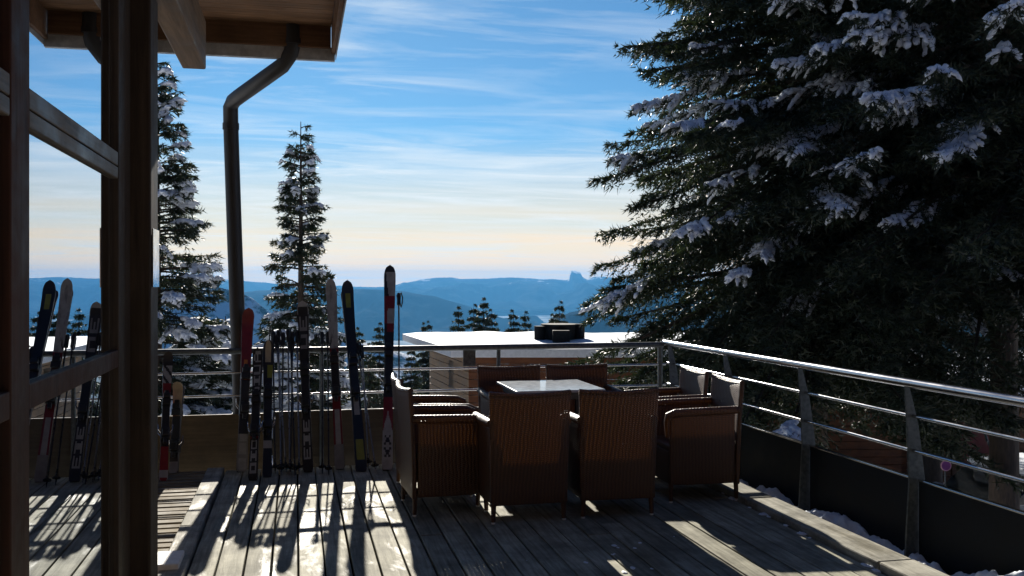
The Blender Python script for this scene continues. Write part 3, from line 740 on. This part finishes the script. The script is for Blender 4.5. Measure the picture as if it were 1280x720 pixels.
# ------------------------------------------------------------------ trees
ICO = None
def ico(sub):
    bm = bmesh.new(); bmesh.ops.create_icosphere(bm, subdivisions=sub, radius=1)
    v = np.array([q.co[:] for q in bm.verts]); f = np.array([[x.index for x in q.verts] for q in bm.faces]); bm.free(); return v, f
ICO1 = ico(2)
def unit(a): return a / (np.linalg.norm(a, axis=-1, keepdims=True) + 1e-9)
def spruce_data(seed, H, Rr, z0, nb, twd, tufts, tl, tw, snow_p, snow_s, droop=.35, trunk_r=.16, narrow=.85, twmax=.55, up=.75, whorl=0):
    g = np.random.default_rng(seed)
    zi = z0 + (H - z0) * (1 - np.sqrt(g.random(nb) * .985)) if False else z0 + (H - z0) * g.random(nb) ** 1.15 * .985
    if whorl: zi = np.minimum(H * .992, np.round(zi / whorl) * whorl + g.normal(0, whorl * .10, nb))
    rel = np.clip((zi - z0) / (H - z0), 0, .995)
    L = Rr * (1 - rel) ** narrow * g.uniform(.68, 1.08, nb) + .10
    L *= np.where(rel < .06, .8, 1)
    az = g.random(nb) * 2 * np.pi
    el = -.22 + up * rel ** 1.3 + g.normal(0, .10, nb)
    dr = droop * g.uniform(.7, 1.3, nb) * (1 - .5 * rel)
    rad = np.stack([np.cos(az), np.sin(az), 0 * az], 1); tan = np.stack([-np.sin(az), np.cos(az), 0 * az], 1)
    wob = g.normal(0, .10, nb)
    def pt(i, s):
        z = zi[i] + L[i] * (np.tan(el[i]) * s - dr[i] * s ** 2 + .55 * dr[i] * s ** 3.2)
        return rad[i] * (L[i] * s)[:, None] + tan[i] * (wob[i] * L[i] * s ** 2)[:, None] + np.stack([0*z, 0*z, z], 1)
    nt = np.maximum(4, (L * twd).astype(int)); bi = np.repeat(np.arange(nb), nt); n = len(bi)
    s = .10 + .90 * g.random(n) ** .8
    side = np.where(g.random(n) < .5, -1., 1.)
    tip = g.random(n) < .10
    tlen = np.minimum(twmax, (.42 * L[bi] * (1.02 - s) + .10)) * g.uniform(.6, 1.2, n)
    d = unit(rad[bi] * (.55 + .3 * g.random(n))[:, None] + tan[bi] * (side * g.uniform(.35, 1.0, n) * np.where(tip, .2, 1))[:, None]
             + np.array([0, 0, 1.]) * (g.normal(-.22, .22, n))[:, None])
    p0 = pt(bi, s)
    # tufts
    ti = np.repeat(np.arange(n), tufts); m = len(ti); u = g.random(m)
    sag = np.array([0, 0, -1.]) * (.35 * tlen[ti] * u ** 2)[:, None]
    base = p0[ti] + d[ti] * (tlen[ti] * u)[:, None] + sag
    nd_ = unit(d[ti] * .75 + g.normal(0, .5, (m, 3)) + np.array([0, 0, -.12]))
    wv = unit(np.cross(nd_, g.normal(0, 1, (m, 3)))) * (tw * g.uniform(.6, 1.3, m))[:, None]
    ln = (tl * g.uniform(.6, 1.35, m))[:, None]
    V = np.empty((m * 3, 3)); V[0::3] = base - wv; V[1::3] = base + wv; V[2::3] = base + nd_ * ln
    Fc = np.arange(m * 3).reshape(-1, 3)
    # woody limbs as thin crossed strips
    ss = np.linspace(0, .95, 6); LV = []; LF = []
    sec = [pt(np.arange(nb), np.full(nb, q)) for q in ss]
    off = 0
    for k in range(5):
        r0 = (.010 + .012 * L) * (1 - ss[k]) + .004; r1 = (.010 + .012 * L) * (1 - ss[k+1]) + .004
        for vec in (tan, np.array([[0, 0, 1.]]).repeat(nb, 0)):
            q = np.stack([sec[k] - vec * r0[:, None], sec[k] + vec * r0[:, None], sec[k+1] + vec * r1[:, None], sec[k+1] - vec * r1[:, None]], 1)
            LV.append(q.reshape(-1, 3))
    LV = np.concatenate(LV); LF = np.arange(len(LV)).reshape(-1, 4)
    # trunk
    nk, ns = 10, 9; tv = []
    for j in range(ns):
        f = j / (ns - 1); rr = trunk_r * (1 - f) ** .8 + .008
        for k in range(nk):
            a = 2 * np.pi * k / nk; tv.append((rr * np.cos(a), rr * np.sin(a), -1.2 + (H + 1.2) * f))
    tf = [(j*nk+k, j*nk+(k+1) % nk, (j+1)*nk+(k+1) % nk, (j+1)*nk+k) for j in range(ns-1) for k in range(nk)]
    TV = np.concatenate([np.array(tv), LV]); TF = np.concatenate([np.array(tf), LF + len(tv)])
    # snow lumps: chains along the outer bough and fingers on the twigs
    SV = []; SF = []; off = 0; iv, if_ = ICO1
    def lump(c, ax, l, w, h, sd):
        nonlocal off
        ax = ax / (np.linalg.norm(ax) + 1e-9); sidev = np.cross(ax, [0, 0, 1.]); sidev /= (np.linalg.norm(sidev) + 1e-9); upv = np.cross(sidev, ax)
        q = iv.copy(); ph = sd * 1.7
        nz = 1 + .28 * np.sin(q[:, 0] * 4.1 + ph) * np.sin(q[:, 1] * 3.7 + ph * 2.3) + .22 * np.sin(q[:, 0] * 8.3 + q[:, 1] * 7.1 + ph * 3.1)
        q = q * nz[:, None]; q[:, 2] = np.where(q[:, 2] < 0, q[:, 2] * .35, q[:, 2])
        drop = -.22 * l * np.clip(q[:, 0], -1, 1.4) ** 2 * np.where(q[:, 0] > 0, 1, .2)
        SV.append(c + q[:, :1] * ax * l + q[:, 1:2] * sidev * w + q[:, 2:3] * upv * h + np.outer(drop, [0, 0, 1.]))
        SF.append(if_ + off); off += len(iv)
    starts = np.concatenate([[0], np.cumsum(nt)])
    pick = np.where((g.random(nb) < snow_p * np.where((rel < .2) & (H > 14), .22, 1)) & (L > .25))[0]
    for i in pick:
        smin = g.uniform(.35, .88); ii = np.array([i]); lw_ = g.uniform(.6, 1.25)
        for q in np.arange(smin, .99, .10 / max(.5, L[i] * .7)):
            c = pt(ii, np.array([q]))[0]; c2 = pt(ii, np.array([min(1.05, q + .1)]))[0]
            lump(c + [0, 0, .03 * snow_s] + g.normal(0, .012, 3), c2 - c, snow_s * g.uniform(.08, .13), lw_ * snow_s * g.uniform(.05, .085), snow_s * g.uniform(.045, .075), g.random() * 50)
        for j in range(starts[i], starts[i+1]):
            if s[j] > smin and g.random() < .55:
                for u0 in np.arange(g.uniform(.15, .3), g.uniform(.5, .95), .22):
                    c = p0[j] + d[j] * tlen[j] * u0 + np.array([0, 0, -.35 * tlen[j] * u0 ** 2 + .026 * snow_s])
                    ax = d[j] + np.array([0, 0, -.7 * u0])
                    k_ = 1.1 - .45 * u0
                    lump(c, ax, min(snow_s * g.uniform(.07, .12), tlen[j] * .4), k_ * snow_s * g.uniform(.045, .075), k_ * snow_s * g.uniform(.045, .07), g.random() * 50)
    SV = np.concatenate(SV) if SV else None; SF = np.concatenate(SF) if SF else None
    return (V, Fc), (TV, TF), (SV, SF)
def make_tree(name, label, data, loc, rz=0, sc=1.0, group=None, cat='tree'):
    (V, Fc), (TV, TF), (SV, SF) = data
    root = thing(name, label, cat, loc, rz, group); root.scale = (sc, sc, sc)
    np_mesh('crown', V, 3, Fc, M['needles'], root)
    np_mesh('trunk', TV, 4, TF, M['bark'], root)
    if SV is not None: tag(np_mesh('snow_cover', SV, 3, SF, M['snow_tree'], root, smooth=True), kind='stuff')
    return root
def tree_base(px, t):
    x, y, _ = ray(px, 0); x, y = x * t, y * t
    return x, y, ground_z(x, y)
big = spruce_data(5, 15.5, 4.0, 3.5, 640, 32, 15, .10, .0115, .32, .78, .42, .24, .66, .62)
x, y, z = tree_base(1018, 15.0)
T1 = make_tree('spruce_tree', 'huge dark spruce behind the side railing, the one against the open sky', big, (x, y, z), .4, 1.0, 'dark spruces behind the side railing')
def tree_copy(src, label, px, t, rz, sc, group=None, dz=0):
    o = copy_tree(src); x, y, z = tree_base(px, t)
    o.location = (x, y, z + dz); o.rotation_euler = (0, 0, rz); o.scale = (sc,) * 3
    tag(o, label); 
    if group: o['group'] = group
    return o
big2 = spruce_data(15, 16.5, 3.9, 4.6, 620, 32, 15, .10, .0115, .62, .85, .45, .22, .66, .62)
x, y, z = tree_base(1255, 13.6)
T2 = make_tree('spruce_tree', 'huge dark spruce filling the right edge of the photo, snow clumps on its boughs', big2, (x, y, z), 2.2, 1.0, 'dark spruces behind the side railing')
big3 = spruce_data(25, 16, 3.8, 5.2, 420, 26, 9, .14, .018, .2, 1.0, .4, .22, .66, .62)
x, y, z = tree_base(1165, 20)
make_tree('spruce_tree', 'dark spruce standing between and behind the two huge spruces', big3, (x, y, z), 2.9, 1.05, 'dark spruces behind the side railing')
# the snowy spruces on the left
med = spruce_data(21, 11.2, 2.05, .6, 380, 28, 12, .10, .0125, .42, 1.15, .40, .15, .8, .5)
x, y, z = tree_base(196, 19)
make_tree('snowy_spruce', 'tall snow-laden spruce rising beside the timber post, partly hidden by it', med, (x, y, z), 1.0, 1.0, 'snow-laden spruces beyond the back railing')
top = HC + (HY - 70) / F * 19; bpy.data.objects['snowy_spruce'].scale = ((top - z) / 11.2 * 1.15,) * 2 + ((top - z) / 11.2,)
med2 = spruce_data(33, 9.5, 1.35, .5, 330, 28, 11, .10, .0135, .32, .95, .38, .13, .75, .42)
def fit_tree(o, px, ytop, t, Hm, wide=1.0):
    x, y, z = tree_base(px, t); top = HC + (HY - ytop) / F * t
    k = (top - z) / Hm; o.location = (x, y, z); o.scale = (k * wide, k * wide, k)
o2 = make_tree('snowy_spruce', 'slender snow-dusted spruce standing alone right of the downpipe', med2, (0, 0, 0), 0.5, 1.0, 'snow-laden spruces beyond the back railing')
fit_tree(o2, 376, 152, 24, 9.5, .98)
sm = spruce_data(41, 6.0, 1.35, .3, 150, 22, 7, .12, .02, .85, 1.9, .40, .1, .8, .45)
o3 = make_tree('snowy_spruce', 'low spruce under thick snow between the timber post and the downpipe', sm, (0, 0, 0), 0.5, 1.0, 'snow-laden spruces beyond the back railing')
fit_tree(o3, 252, 392, 20, 6.0, 1.5)
for (px, yt, t, lab) in ((282, 395, 27, 'small spruce tip just left of the downpipe'), (338, 408, 21, 'low snowy spruce behind the short skis'), (405, 404, 26, 'low snowy spruce behind the pale-tipped skis')):
    q = copy_tree(o3); fit_tree(q, px, yt, t, 6.0, 1.25); q.rotation_euler.z = px; tag(q, lab)
far = spruce_data(51, 10, 3.3, .3, 420, 15, 7, .15, .024, .05, .8, .25, .13, .95, .36, .20, .40)
ff = None
far_list = [(573, 382, 46, 'conifer behind the snowy roof, leftmost of the group of four'), (592, 379, 48, 'conifer second from the left in the group behind the snowy roof'), (604, 371, 46, 'tallest conifer of the group behind the snowy roof'),
            (615, 385, 45, 'conifer closing the group of four behind the snowy roof on the right'), (642, 386, 50, 'conifer behind the middle of the snowy roof, left of a pair'), (656.5, 388, 50, 'conifer behind the middle of the snowy roof, right of a pair'),
            (699, 375, 46, 'conifer rising behind the black roof vents'), (529, 402, 55, 'tiny conifer above the left end of the snowy roof, left of two'), (536.5, 400, 56, 'tiny conifer above the left end of the snowy roof, right of two'),
            (449, 408, 42, 'dark conifer showing between the black-yellow skis and the slanting pole'), (474, 402, 40, 'dark conifer just left of the tallest skis'), (514, 432, 38, 'dark conifer beside the pale plank end wall'), (461, 428, 36, 'dark conifer behind the slanting pole'), (692, 391, 47, 'low conifer beside the roof vents')]
for i, (px, yt, t, lab) in enumerate(far_list):
    if i == 0: q = ff = make_tree('conifer', lab, far, (0, 0, 0), 0, 1, 'distant conifers')
    else: q = copy_tree(ff); tag(q, lab)
    fit_tree(q, px, yt, t, 10, .82 if i not in (7, 8) else .6); q.rotation_euler.z = i * 1.3

# ------------------------------------------------------------------ building with the snowy flat roof
def cw(u, w, z): x, y = cam2w(u, w); return (x, y, z)
lw = wood('pale_plank_wall', (.24, .15, .085), (.40, .27, .16), 'y', .65, .35, .2)
dw = wood('red_brown_plank_wall', (.13, .045, .018), (.24, .09, .036), 'x', .65, .35, .2)
bx, by = cam2w(-.99, 21.9)
lo = thing('flat_roofed_building', 'low wooden building behind the back railing with a snow-covered flat roof', 'building', (bx, by, ground_z(bx, by)))
def lp(b, name, mat, par=lo, **kw):
    o = b.build(name, mat, par, **kw)
    if par is lo: o.location = -Vector(lo.location)
    return o
A = (-.99, 21.9); Bp = (9.0, 21.9); Cc = (9.0, 27.0); Dd = (-2.25, 26.2)
gz = -6.0
# plank walls
def wall_planks(p, q, z0, z1, th, mat, name, n):
    b = MB(); d = Vector((q[0] - p[0], q[1] - p[1])); nn = Vector((d.y, -d.x)).normalized() * th
    hh = (z1 - z0) / n
    for i in range(n):
        za, zb_ = z0 + hh * i, z0 + hh * (i + 1) - .015; k = .006 * (i % 2)
        b.prism([cw(p[0], p[1], za), cw(q[0], q[1], za), cw(q[0], q[1], zb_), cw(p[0], p[1], zb_)], Vector(cw(nn.x * (1 + k), nn.y * (1 + k), 0)))
    return lp(b, name, mat)
wall_planks(A, Bp, gz, -.0, -.12, dw, 'wall', 34)
wl = wall_planks(Dd, A, gz, -.0, -.12, lw, 'wall', 34)
wl['label'] = 'pale plank end wall with a slot window'
wall_planks(Bp, Cc, gz, -.0, -.12, dw, 'wall', 34)
def lerp(p, q, f): return (p[0] + (q[0] - p[0]) * f, p[1] + (q[1] - p[1]) * f)
b = MB(); p, q = lerp(Dd, A, .54), lerp(Dd, A, .66)
nn = Vector((A[1] - Dd[1], -(A[0] - Dd[0]))).normalized()
b.prism([cw(p[0], p[1], -.92), cw(q[0], q[1], -.92), cw(q[0], q[1], -.24), cw(p[0], p[1], -.24)], Vector(cw(-nn.x * .05, -nn.y * .05, 0)))
lp(b, 'slot_window', M['black'])
RO = [(-1.36, 21.35), (9.6, 21.35), (9.6, 28.2), (-3.15, 27.6)]
wf = noisy('white_fascia', (.66, .67, .68), (.8, .81, .82), rough=.5, bstr=.05)
b = MB(); b.prism([cw(u, w, .01) for u, w in RO], (0, 0, .185)); lp(b, 'roof', wf, bevel=.02)
# snow blanket with soft uneven top
def roof_snow():
    b = MB()
    def fn(a, c):
        e = lerp(RO[0], RO[1], a); g_ = lerp(RO[3], RO[2], a); q = lerp(e, g_, c)
        edge = min(1, min(a, 1 - a) * 30) ** .5 * min(1, min(c, 1 - c) * 18) ** .5
        return cw(q[0] , q[1], .197 + edge * (.05 + .06 * fbm(q[0] * .6, q[1] * .5, 1, 3)))
    b.grid(fn, 90, 50); o = lp(b, 'roof_snow', M['snow']); o.data.shade_smooth()
roof_snow()
vt = thing('roof_vent', 'round black vent housing with a box front on the snowy flat roof', 'vent', cw(1.2, 24.2, .22))
def lv(b, name, mat, **kw):
    o = b.build(name, mat, vt, **kw); o.location = -Vector(vt.location)
bk = noisy('dark_vent_metal', (.008, .008, .009), (.018, .018, .02), rough=.75, bstr=.03, spec=.1)
b = MB(); b.disc(cw(1.22, 24.5, .40), (0, 0, 1), .46, .38, 28); lv(b, 'drum', bk, smooth=True)
b = MB(); b.disc(cw(1.22, 24.5, .606), (0, 0, 1), .49, .03, 28); lv(b, 'drum_lid', bk, smooth=True)
b = MB(); u0, w0 = 1.0, 23.5
b.prism([cw(u0, w0, .2), cw(u0 + .42, w0, .2), cw(u0 + .42, w0 + .45, .2), cw(u0, w0 + .45, .2)], (0, 0, .30)); lv(b, 'box', bk, bevel=.015)
b = MB(); b.disc(cw(.70, 24.2, .40), (0, 0, 1), .14, .36, 20); lv(b, 'side_duct', bk, smooth=True)
b = MB(); b.disc(cw(1.72, 24.3, .42), (0, 0, 1), .12, .42, 20); lv(b, 'side_duct', bk, smooth=True)

# ------------------------------------------------------------------ shed, car and marker beyond the side railing
sx, sy = cam2w((1150 - 640) / F * 24, 24); sz = ground_z(sx, sy) + .85
sh = thing('wooden_shed', 'brown wooden shed with a red door, glimpsed under the dark spruces', 'shed', (sx, sy, sz), -TH)
red = plain('red_door_paint', (.16, .012, .014), .5)
shw = wood('shed_planks', (.10, .05, .028), (.20, .105, .06), 'x', .7, .6, .3)
def sp_(b, name, mat, par=sh, **kw): return b.build(name, mat, par, **kw)
b = MB()
for i in range(13):
    b.box(-2.6, -.05, .16 * i, 1.02, 0, .16 * i + .15); b.box(1.9, -.05, .16 * i, 4.2, 0, .16 * i + .15)
b.box(1.021, -.05, 1.93, 1.899, 0, 2.08); sp_(b, 'wall', shw, bevel=.006)
b = MB(); b.box(1.03, -.02, .02, 1.89, .03, 1.92); dr = sp_(b, 'door', red, bevel=.006)
b = MB(); b.tube([(1.12, -.05, 1.0), (1.12, -.05, 1.14)], .012, 8); sp_(b, 'handle', M['steel'], dr)
for xx, rr in ((.55, .06), (2.05, .11)):
    b = MB(); b.box(xx, -.55, 0, xx + rr * 1.4, -.55 + rr * 1.4, 2.1); sp_(b, 'post', shw, bevel=.008)
b = MB(); b.tube([(1.1, -.5, 2.0), (1.75, -.5, .3)], .03, 8); sp_(b, 'brace', M['gal'])
b = MB(); b.box(-2.6, 2.5, 0, 4.2, 2.6, 2.1); b.box(-2.6, .002, 0, -2.5, 2.498, 2.1); b.box(4.1, .002, 0, 4.2, 2.498, 2.1); sp_(b, 'wall', shw)
b = MB(); b.box(-2.7, -.7, -1.6, 4.3, 2.7, -.002); sp_(b, 'foundation', M['rock'])
b = MB(); b.prism([(-2.9, -.85, 2.08), (-2.9, 2.9, 2.6), (-2.9, 2.9, 2.72), (-2.9, -.85, 2.2)], (7.4, 0, 0)); ro = sp_(b, 'roof', shw, bevel=.01)
b = MB(); b.prism([(-2.85, -.8, 2.212), (-2.85, 2.85, 2.722), (-2.85, 2.7, 3.1), (-2.85, -.7, 2.56)], (7.3, 0, 0)); sp_(b, 'roof_snow', M['snow'], ro, bevel=.1, seg=4)

# parked car
cx, cy = cam2w((1262 - 640) / F * 16.3, 16.3); cz = ground_z(cx, cy)
car = thing('parked_car', 'pale car parked on the snow in the shade beyond the side railing', 'car', (cx, cy, cz), -TH + .35)
pt_ = plain('car_paint', (.34, .38, .44), .3, 0, .6)
body = MB()
prof = [(-1.98, .34), (-2.02, .55), (-1.95, .80), (-1.15, .93), (-.55, 1.02), (1.2, 1.0), (1.85, .93), (1.98, .7), (1.95, .36)]
def shell(poly, ws):
    b = MB(); n = len(poly); m_ = len(ws); vs = []
    for (yw, inset, k) in ws:
        for (xx, zz) in poly: vs.append((xx * (1 - inset), yw, .36 + (zz - .36) * k))
    fs = [(j*n+i, j*n+(i+1) % n, (j+1)*n+(i+1) % n, (j+1)*n+i) for j in range(m_-1) for i in range(n)]
    fs += [tuple(range(n))[::-1], tuple(range((m_-1)*n, m_*n))]
    b.add(vs, fs); return b
shell(prof, [(-.86, .03, .93), (-.80, .0, 1), (-.4, -.01, 1.02), (.4, -.01, 1.02), (.80, 0, 1), (.86, .03, .93)]).build('body', pt_, car, smooth=True, bevel=.03)
cab = [(-.98, .95), (-.30, 1.40), (.10, 1.46), (1.05, 1.42), (1.72, .98)]
gm = plain('car_glass', (.01, .012, .015), .06)
shell([(a, z_ - .0) for a, z_ in cab], [(-.74, .0, .99), (-.60, .03, 1.0), (.60, .03, 1.0), (.74, .0, .99)]).build('cabin_glass', gm, car, smooth=True, bevel=.02)
b = MB(); b.box(-.26, -.58, 1.455, 1.04, .58, 1.50); b.build('roof', pt_, car, bevel=.02)
b = MB(); b.box(-.34, -.60, 1.502, 1.1, .60, 1.60); b.build('roof_snow', M['snow'], car, bevel=.045, seg=4)
b = MB(); b.box(-1.9, -.72, .96, -1.05, .72, 1.03); b.build('bonnet_snow', M['snow'], car, bevel=.03, seg=4)
tyre = plain('tyre_rubber', (.015, .015, .016), .8)
for xx in (-1.25, 1.22):
    for s in (-1, 1):
        b = MB(); b.disc((xx, s * .80, .31), (0, 1, 0), .31, .20, 28); wh = b.build('wheel', tyre, car, bevel=.03)
        b = MB(); b.disc((xx, s * .905, .31), (0, 1, 0), .20, .02, 20); b.build('rim', M['steel'], wh)
for s in (-1, 1):
    b = MB(); b.box(-2.03, s * .62 - .16, .66, -1.90, s * .62 + .16, .78); b.build('headlight', M['white_plastic'], car, bevel=.02)
    b = MB(); b.box(1.90, s * .66 - .12, .70, 2.0, s * .66 + .12, .86); b.build('tail_light', red, car, bevel=.02)
    b = MB(); b.box(-.72, s * .93 - .09, .98, -.60, s * .93 + .09, 1.10); b.build('mirror', pt_, car, bevel=.02)
p = at_t(1182.5, 582, 9.5)
mk = thing('marker_disc', 'small round purple disc with a pink rim on a thin post', 'sign', (p.x, p.y, ground_z(p.x, p.y)), -TH)
zc = p.z - mk.location.z
b = MB(); b.tube([(0, .02, -.05), (0, .02, zc + .065)], .007, 8); b.build('post', M['gal'], mk)
b = MB(); b.disc((0, 0, zc), (0, 1, 0), .044, .01, 28); b.build('disc', plain('purple_disc', (.20, .035, .20), .4), mk)
b = MB()
b.tube([(.048 * math.cos(a * math.pi / 14), 0, zc + .048 * math.sin(a * math.pi / 14)) for a in range(29)], .0065, 8); b.build('rim', plain('pink_rim', (.55, .28, .35), .4), mk, smooth=True)

# ------------------------------------------------------------------ air
hz, nt, b_ = new_mat('haze_air'); nt.nodes.remove(b_)
pv = nd(nt, 'ShaderNodeVolumePrincipled'); pv.inputs['Color'].default_value = (.10, .38, .78, 1)
pv.inputs['Density'].default_value = 8.5e-5; pv.inputs['Anisotropy'].default_value = 0.2
nt.links.new(pv.outputs[0], nt.nodes['Material Output'].inputs['Volume'])
b = MB(); b.box(-12300, -12200, -300, 12300, 12300, 130); tag(b.build('haze', hz), 'blue air between the terrace and the far mountains', 'haze', kind='stuff')

# ------------------------------------------------------------------ sky, sun, camera
EL, AZ = R(22), R(2.2)
W = bpy.data.worlds.new('World'); bpy.context.scene.world = W; W.use_nodes = True
nt = W.node_tree; bg = nt.nodes['Background']
sky = nd(nt, 'ShaderNodeTexSky', sky_type='NISHITA'); sky.sun_disc = False
sky.sun_elevation = EL; sky.sun_rotation = AZ; sky.altitude = 1700; sky.air_density = 1.0; sky.dust_density = .25; sky.ozone_density = 2.5
tc = nd(nt, 'ShaderNodeTexCoord'); sep = nd(nt, 'ShaderNodeSeparateXYZ'); nt.links.new(tc.outputs['Generated'], sep.inputs[0])
def mth(op, a, b=None, c=None):
    n = nd(nt, 'ShaderNodeMath', operation=op)
    for i, q in enumerate((a, b, c)):
        if q is None: continue
        if isinstance(q, (int, float)): n.inputs[i].default_value = q
        else: nt.links.new(q, n.inputs[i])
    return n.outputs[0]
zc_ = mth('MAXIMUM', sep.outputs[2], 0.0); den = mth('ADD', zc_, .055)
comb = nd(nt, 'ShaderNodeCombineXYZ')
nt.links.new(mth('DIVIDE', sep.outputs[0], den), comb.inputs[0]); nt.links.new(mth('DIVIDE', sep.outputs[1], den), comb.inputs[1])
def cloud_noise(scale, rot, loc, det, dist, rough=.6):
    mp = nd(nt, 'ShaderNodeMapping'); mp.inputs['Scale'].default_value = scale; mp.inputs['Rotation'].default_value = (0, 0, rot); mp.inputs['Location'].default_value = loc
    nt.links.new(comb.outputs[0], mp.inputs['Vector'])
    n = nd(nt, 'ShaderNodeTexNoise', Scale=1.0, Detail=det, Roughness=rough, Distortion=dist); nt.links.new(mp.outputs[0], n.inputs['Vector']); return n.outputs['Fac']
c1 = ramp(nt, cloud_noise((.55, 1.45, 1), R(-15), (3.1, 1.7, 0), 11, 1.6, .60), [(.41, 0.0), (.70, 1.0)])
c2 = ramp(nt, cloud_noise((.40, .75, 1), R(-12), (7.3, 4.2, 0), 6, .6), [(.38, 0.0), (.62, 1.0)])
cl = mth('MULTIPLY', c1, mth('MULTIPLY_ADD', c2, .85, .28))
low = nd(nt, 'ShaderNodeMapRange'); low.inputs[1].default_value = .15; low.inputs[2].default_value = .045; nt.links.new(sep.outputs[2], low.inputs[0])
c3 = ramp(nt, cloud_noise((.10, .55, 1), R(-4), (1.2, 9.0, 0), 6, .4), [(.28, .62), (.58, 1.0)])
veil = mth('MULTIPLY', low.outputs[0], c3)
mxa = nd(nt, 'ShaderNodeMix', data_type='RGBA'); nt.links.new(mth('MULTIPLY', veil, .92), mxa.inputs['Factor'])
tint = nd(nt, 'ShaderNodeMix', data_type='RGBA', blend_type='MULTIPLY'); tint.inputs['Factor'].default_value = 1
nt.links.new(sky.outputs[0], tint.inputs['A']); tint.inputs['B'].default_value = (.45, .77, .92, 1)
nt.links.new(tint.outputs['Result'], mxa.inputs['A']); mxa.inputs['B'].default_value = (11.6, 8.9, 5.7, 1)
glow = nd(nt, 'ShaderNodeMapRange'); glow.inputs[1].default_value = .055; glow.inputs[2].default_value = .008; nt.links.new(sep.outputs[2], glow.inputs[0])
mxg = nd(nt, 'ShaderNodeMix', data_type='RGBA'); nt.links.new(mth('MULTIPLY', glow.outputs[0], .8), mxg.inputs['Factor'])
nt.links.new(mxa.outputs['Result'], mxg.inputs['A']); mxg.inputs['B'].default_value = (15.5, 10.6, 5.6, 1)
mxb = nd(nt, 'ShaderNodeMix', data_type='RGBA'); nt.links.new(mth('MULTIPLY', cl, .78), mxb.inputs['Factor'])
nt.links.new(mxg.outputs['Result'], mxb.inputs['A']); mxb.inputs['B'].default_value = (9.5, 10.0, 10.2, 1)
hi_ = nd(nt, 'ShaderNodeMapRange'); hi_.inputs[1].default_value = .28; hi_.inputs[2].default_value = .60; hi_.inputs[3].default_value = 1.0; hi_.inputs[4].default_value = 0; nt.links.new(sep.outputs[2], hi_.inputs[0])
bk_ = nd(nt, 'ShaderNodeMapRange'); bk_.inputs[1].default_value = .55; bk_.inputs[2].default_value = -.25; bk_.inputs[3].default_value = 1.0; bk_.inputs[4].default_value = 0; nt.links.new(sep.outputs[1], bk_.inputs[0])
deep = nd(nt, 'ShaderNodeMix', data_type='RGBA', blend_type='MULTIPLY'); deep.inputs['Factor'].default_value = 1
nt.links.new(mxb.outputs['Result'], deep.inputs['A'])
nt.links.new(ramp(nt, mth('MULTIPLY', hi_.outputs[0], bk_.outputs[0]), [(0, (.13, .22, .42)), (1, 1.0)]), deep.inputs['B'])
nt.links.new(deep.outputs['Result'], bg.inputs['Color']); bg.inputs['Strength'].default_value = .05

sd = bpy.data.lights.new('sun', 'SUN'); sd.energy = 5.0; sd.angle = R(.5); sd.color = (1, .93, .82)
so = bpy.data.objects.new('sun', sd); C.objects.link(so)
S = Vector((math.sin(AZ) * math.cos(EL), math.cos(AZ) * math.cos(EL), math.sin(EL)))
so.rotation_euler = S.to_track_quat('Z', 'Y').to_euler(); so.location = S * 50

cd = bpy.data.cameras.new('camera'); co = bpy.data.objects.new('camera', cd); C.objects.link(co)
cd.sensor_width = 36; cd.lens = 36 * F / 1280; cd.shift_y = -(360 - HY) / 1280
cd.clip_start = .05; cd.clip_end = 80000
co.location = (0, 0, HC); co.rotation_euler = (R(90), 0, -TH)
sc = bpy.context.scene; sc.camera = co
sc.view_settings.view_transform = 'Standard'; sc.view_settings.look = 'None'; sc.view_settings.gamma = 1
sc.view_settings.exposure = 1.0
sc.cycles.volume_bounces = 0; sc.cycles.max_bounces = 8; sc.cycles.transparent_max_bounces = 12
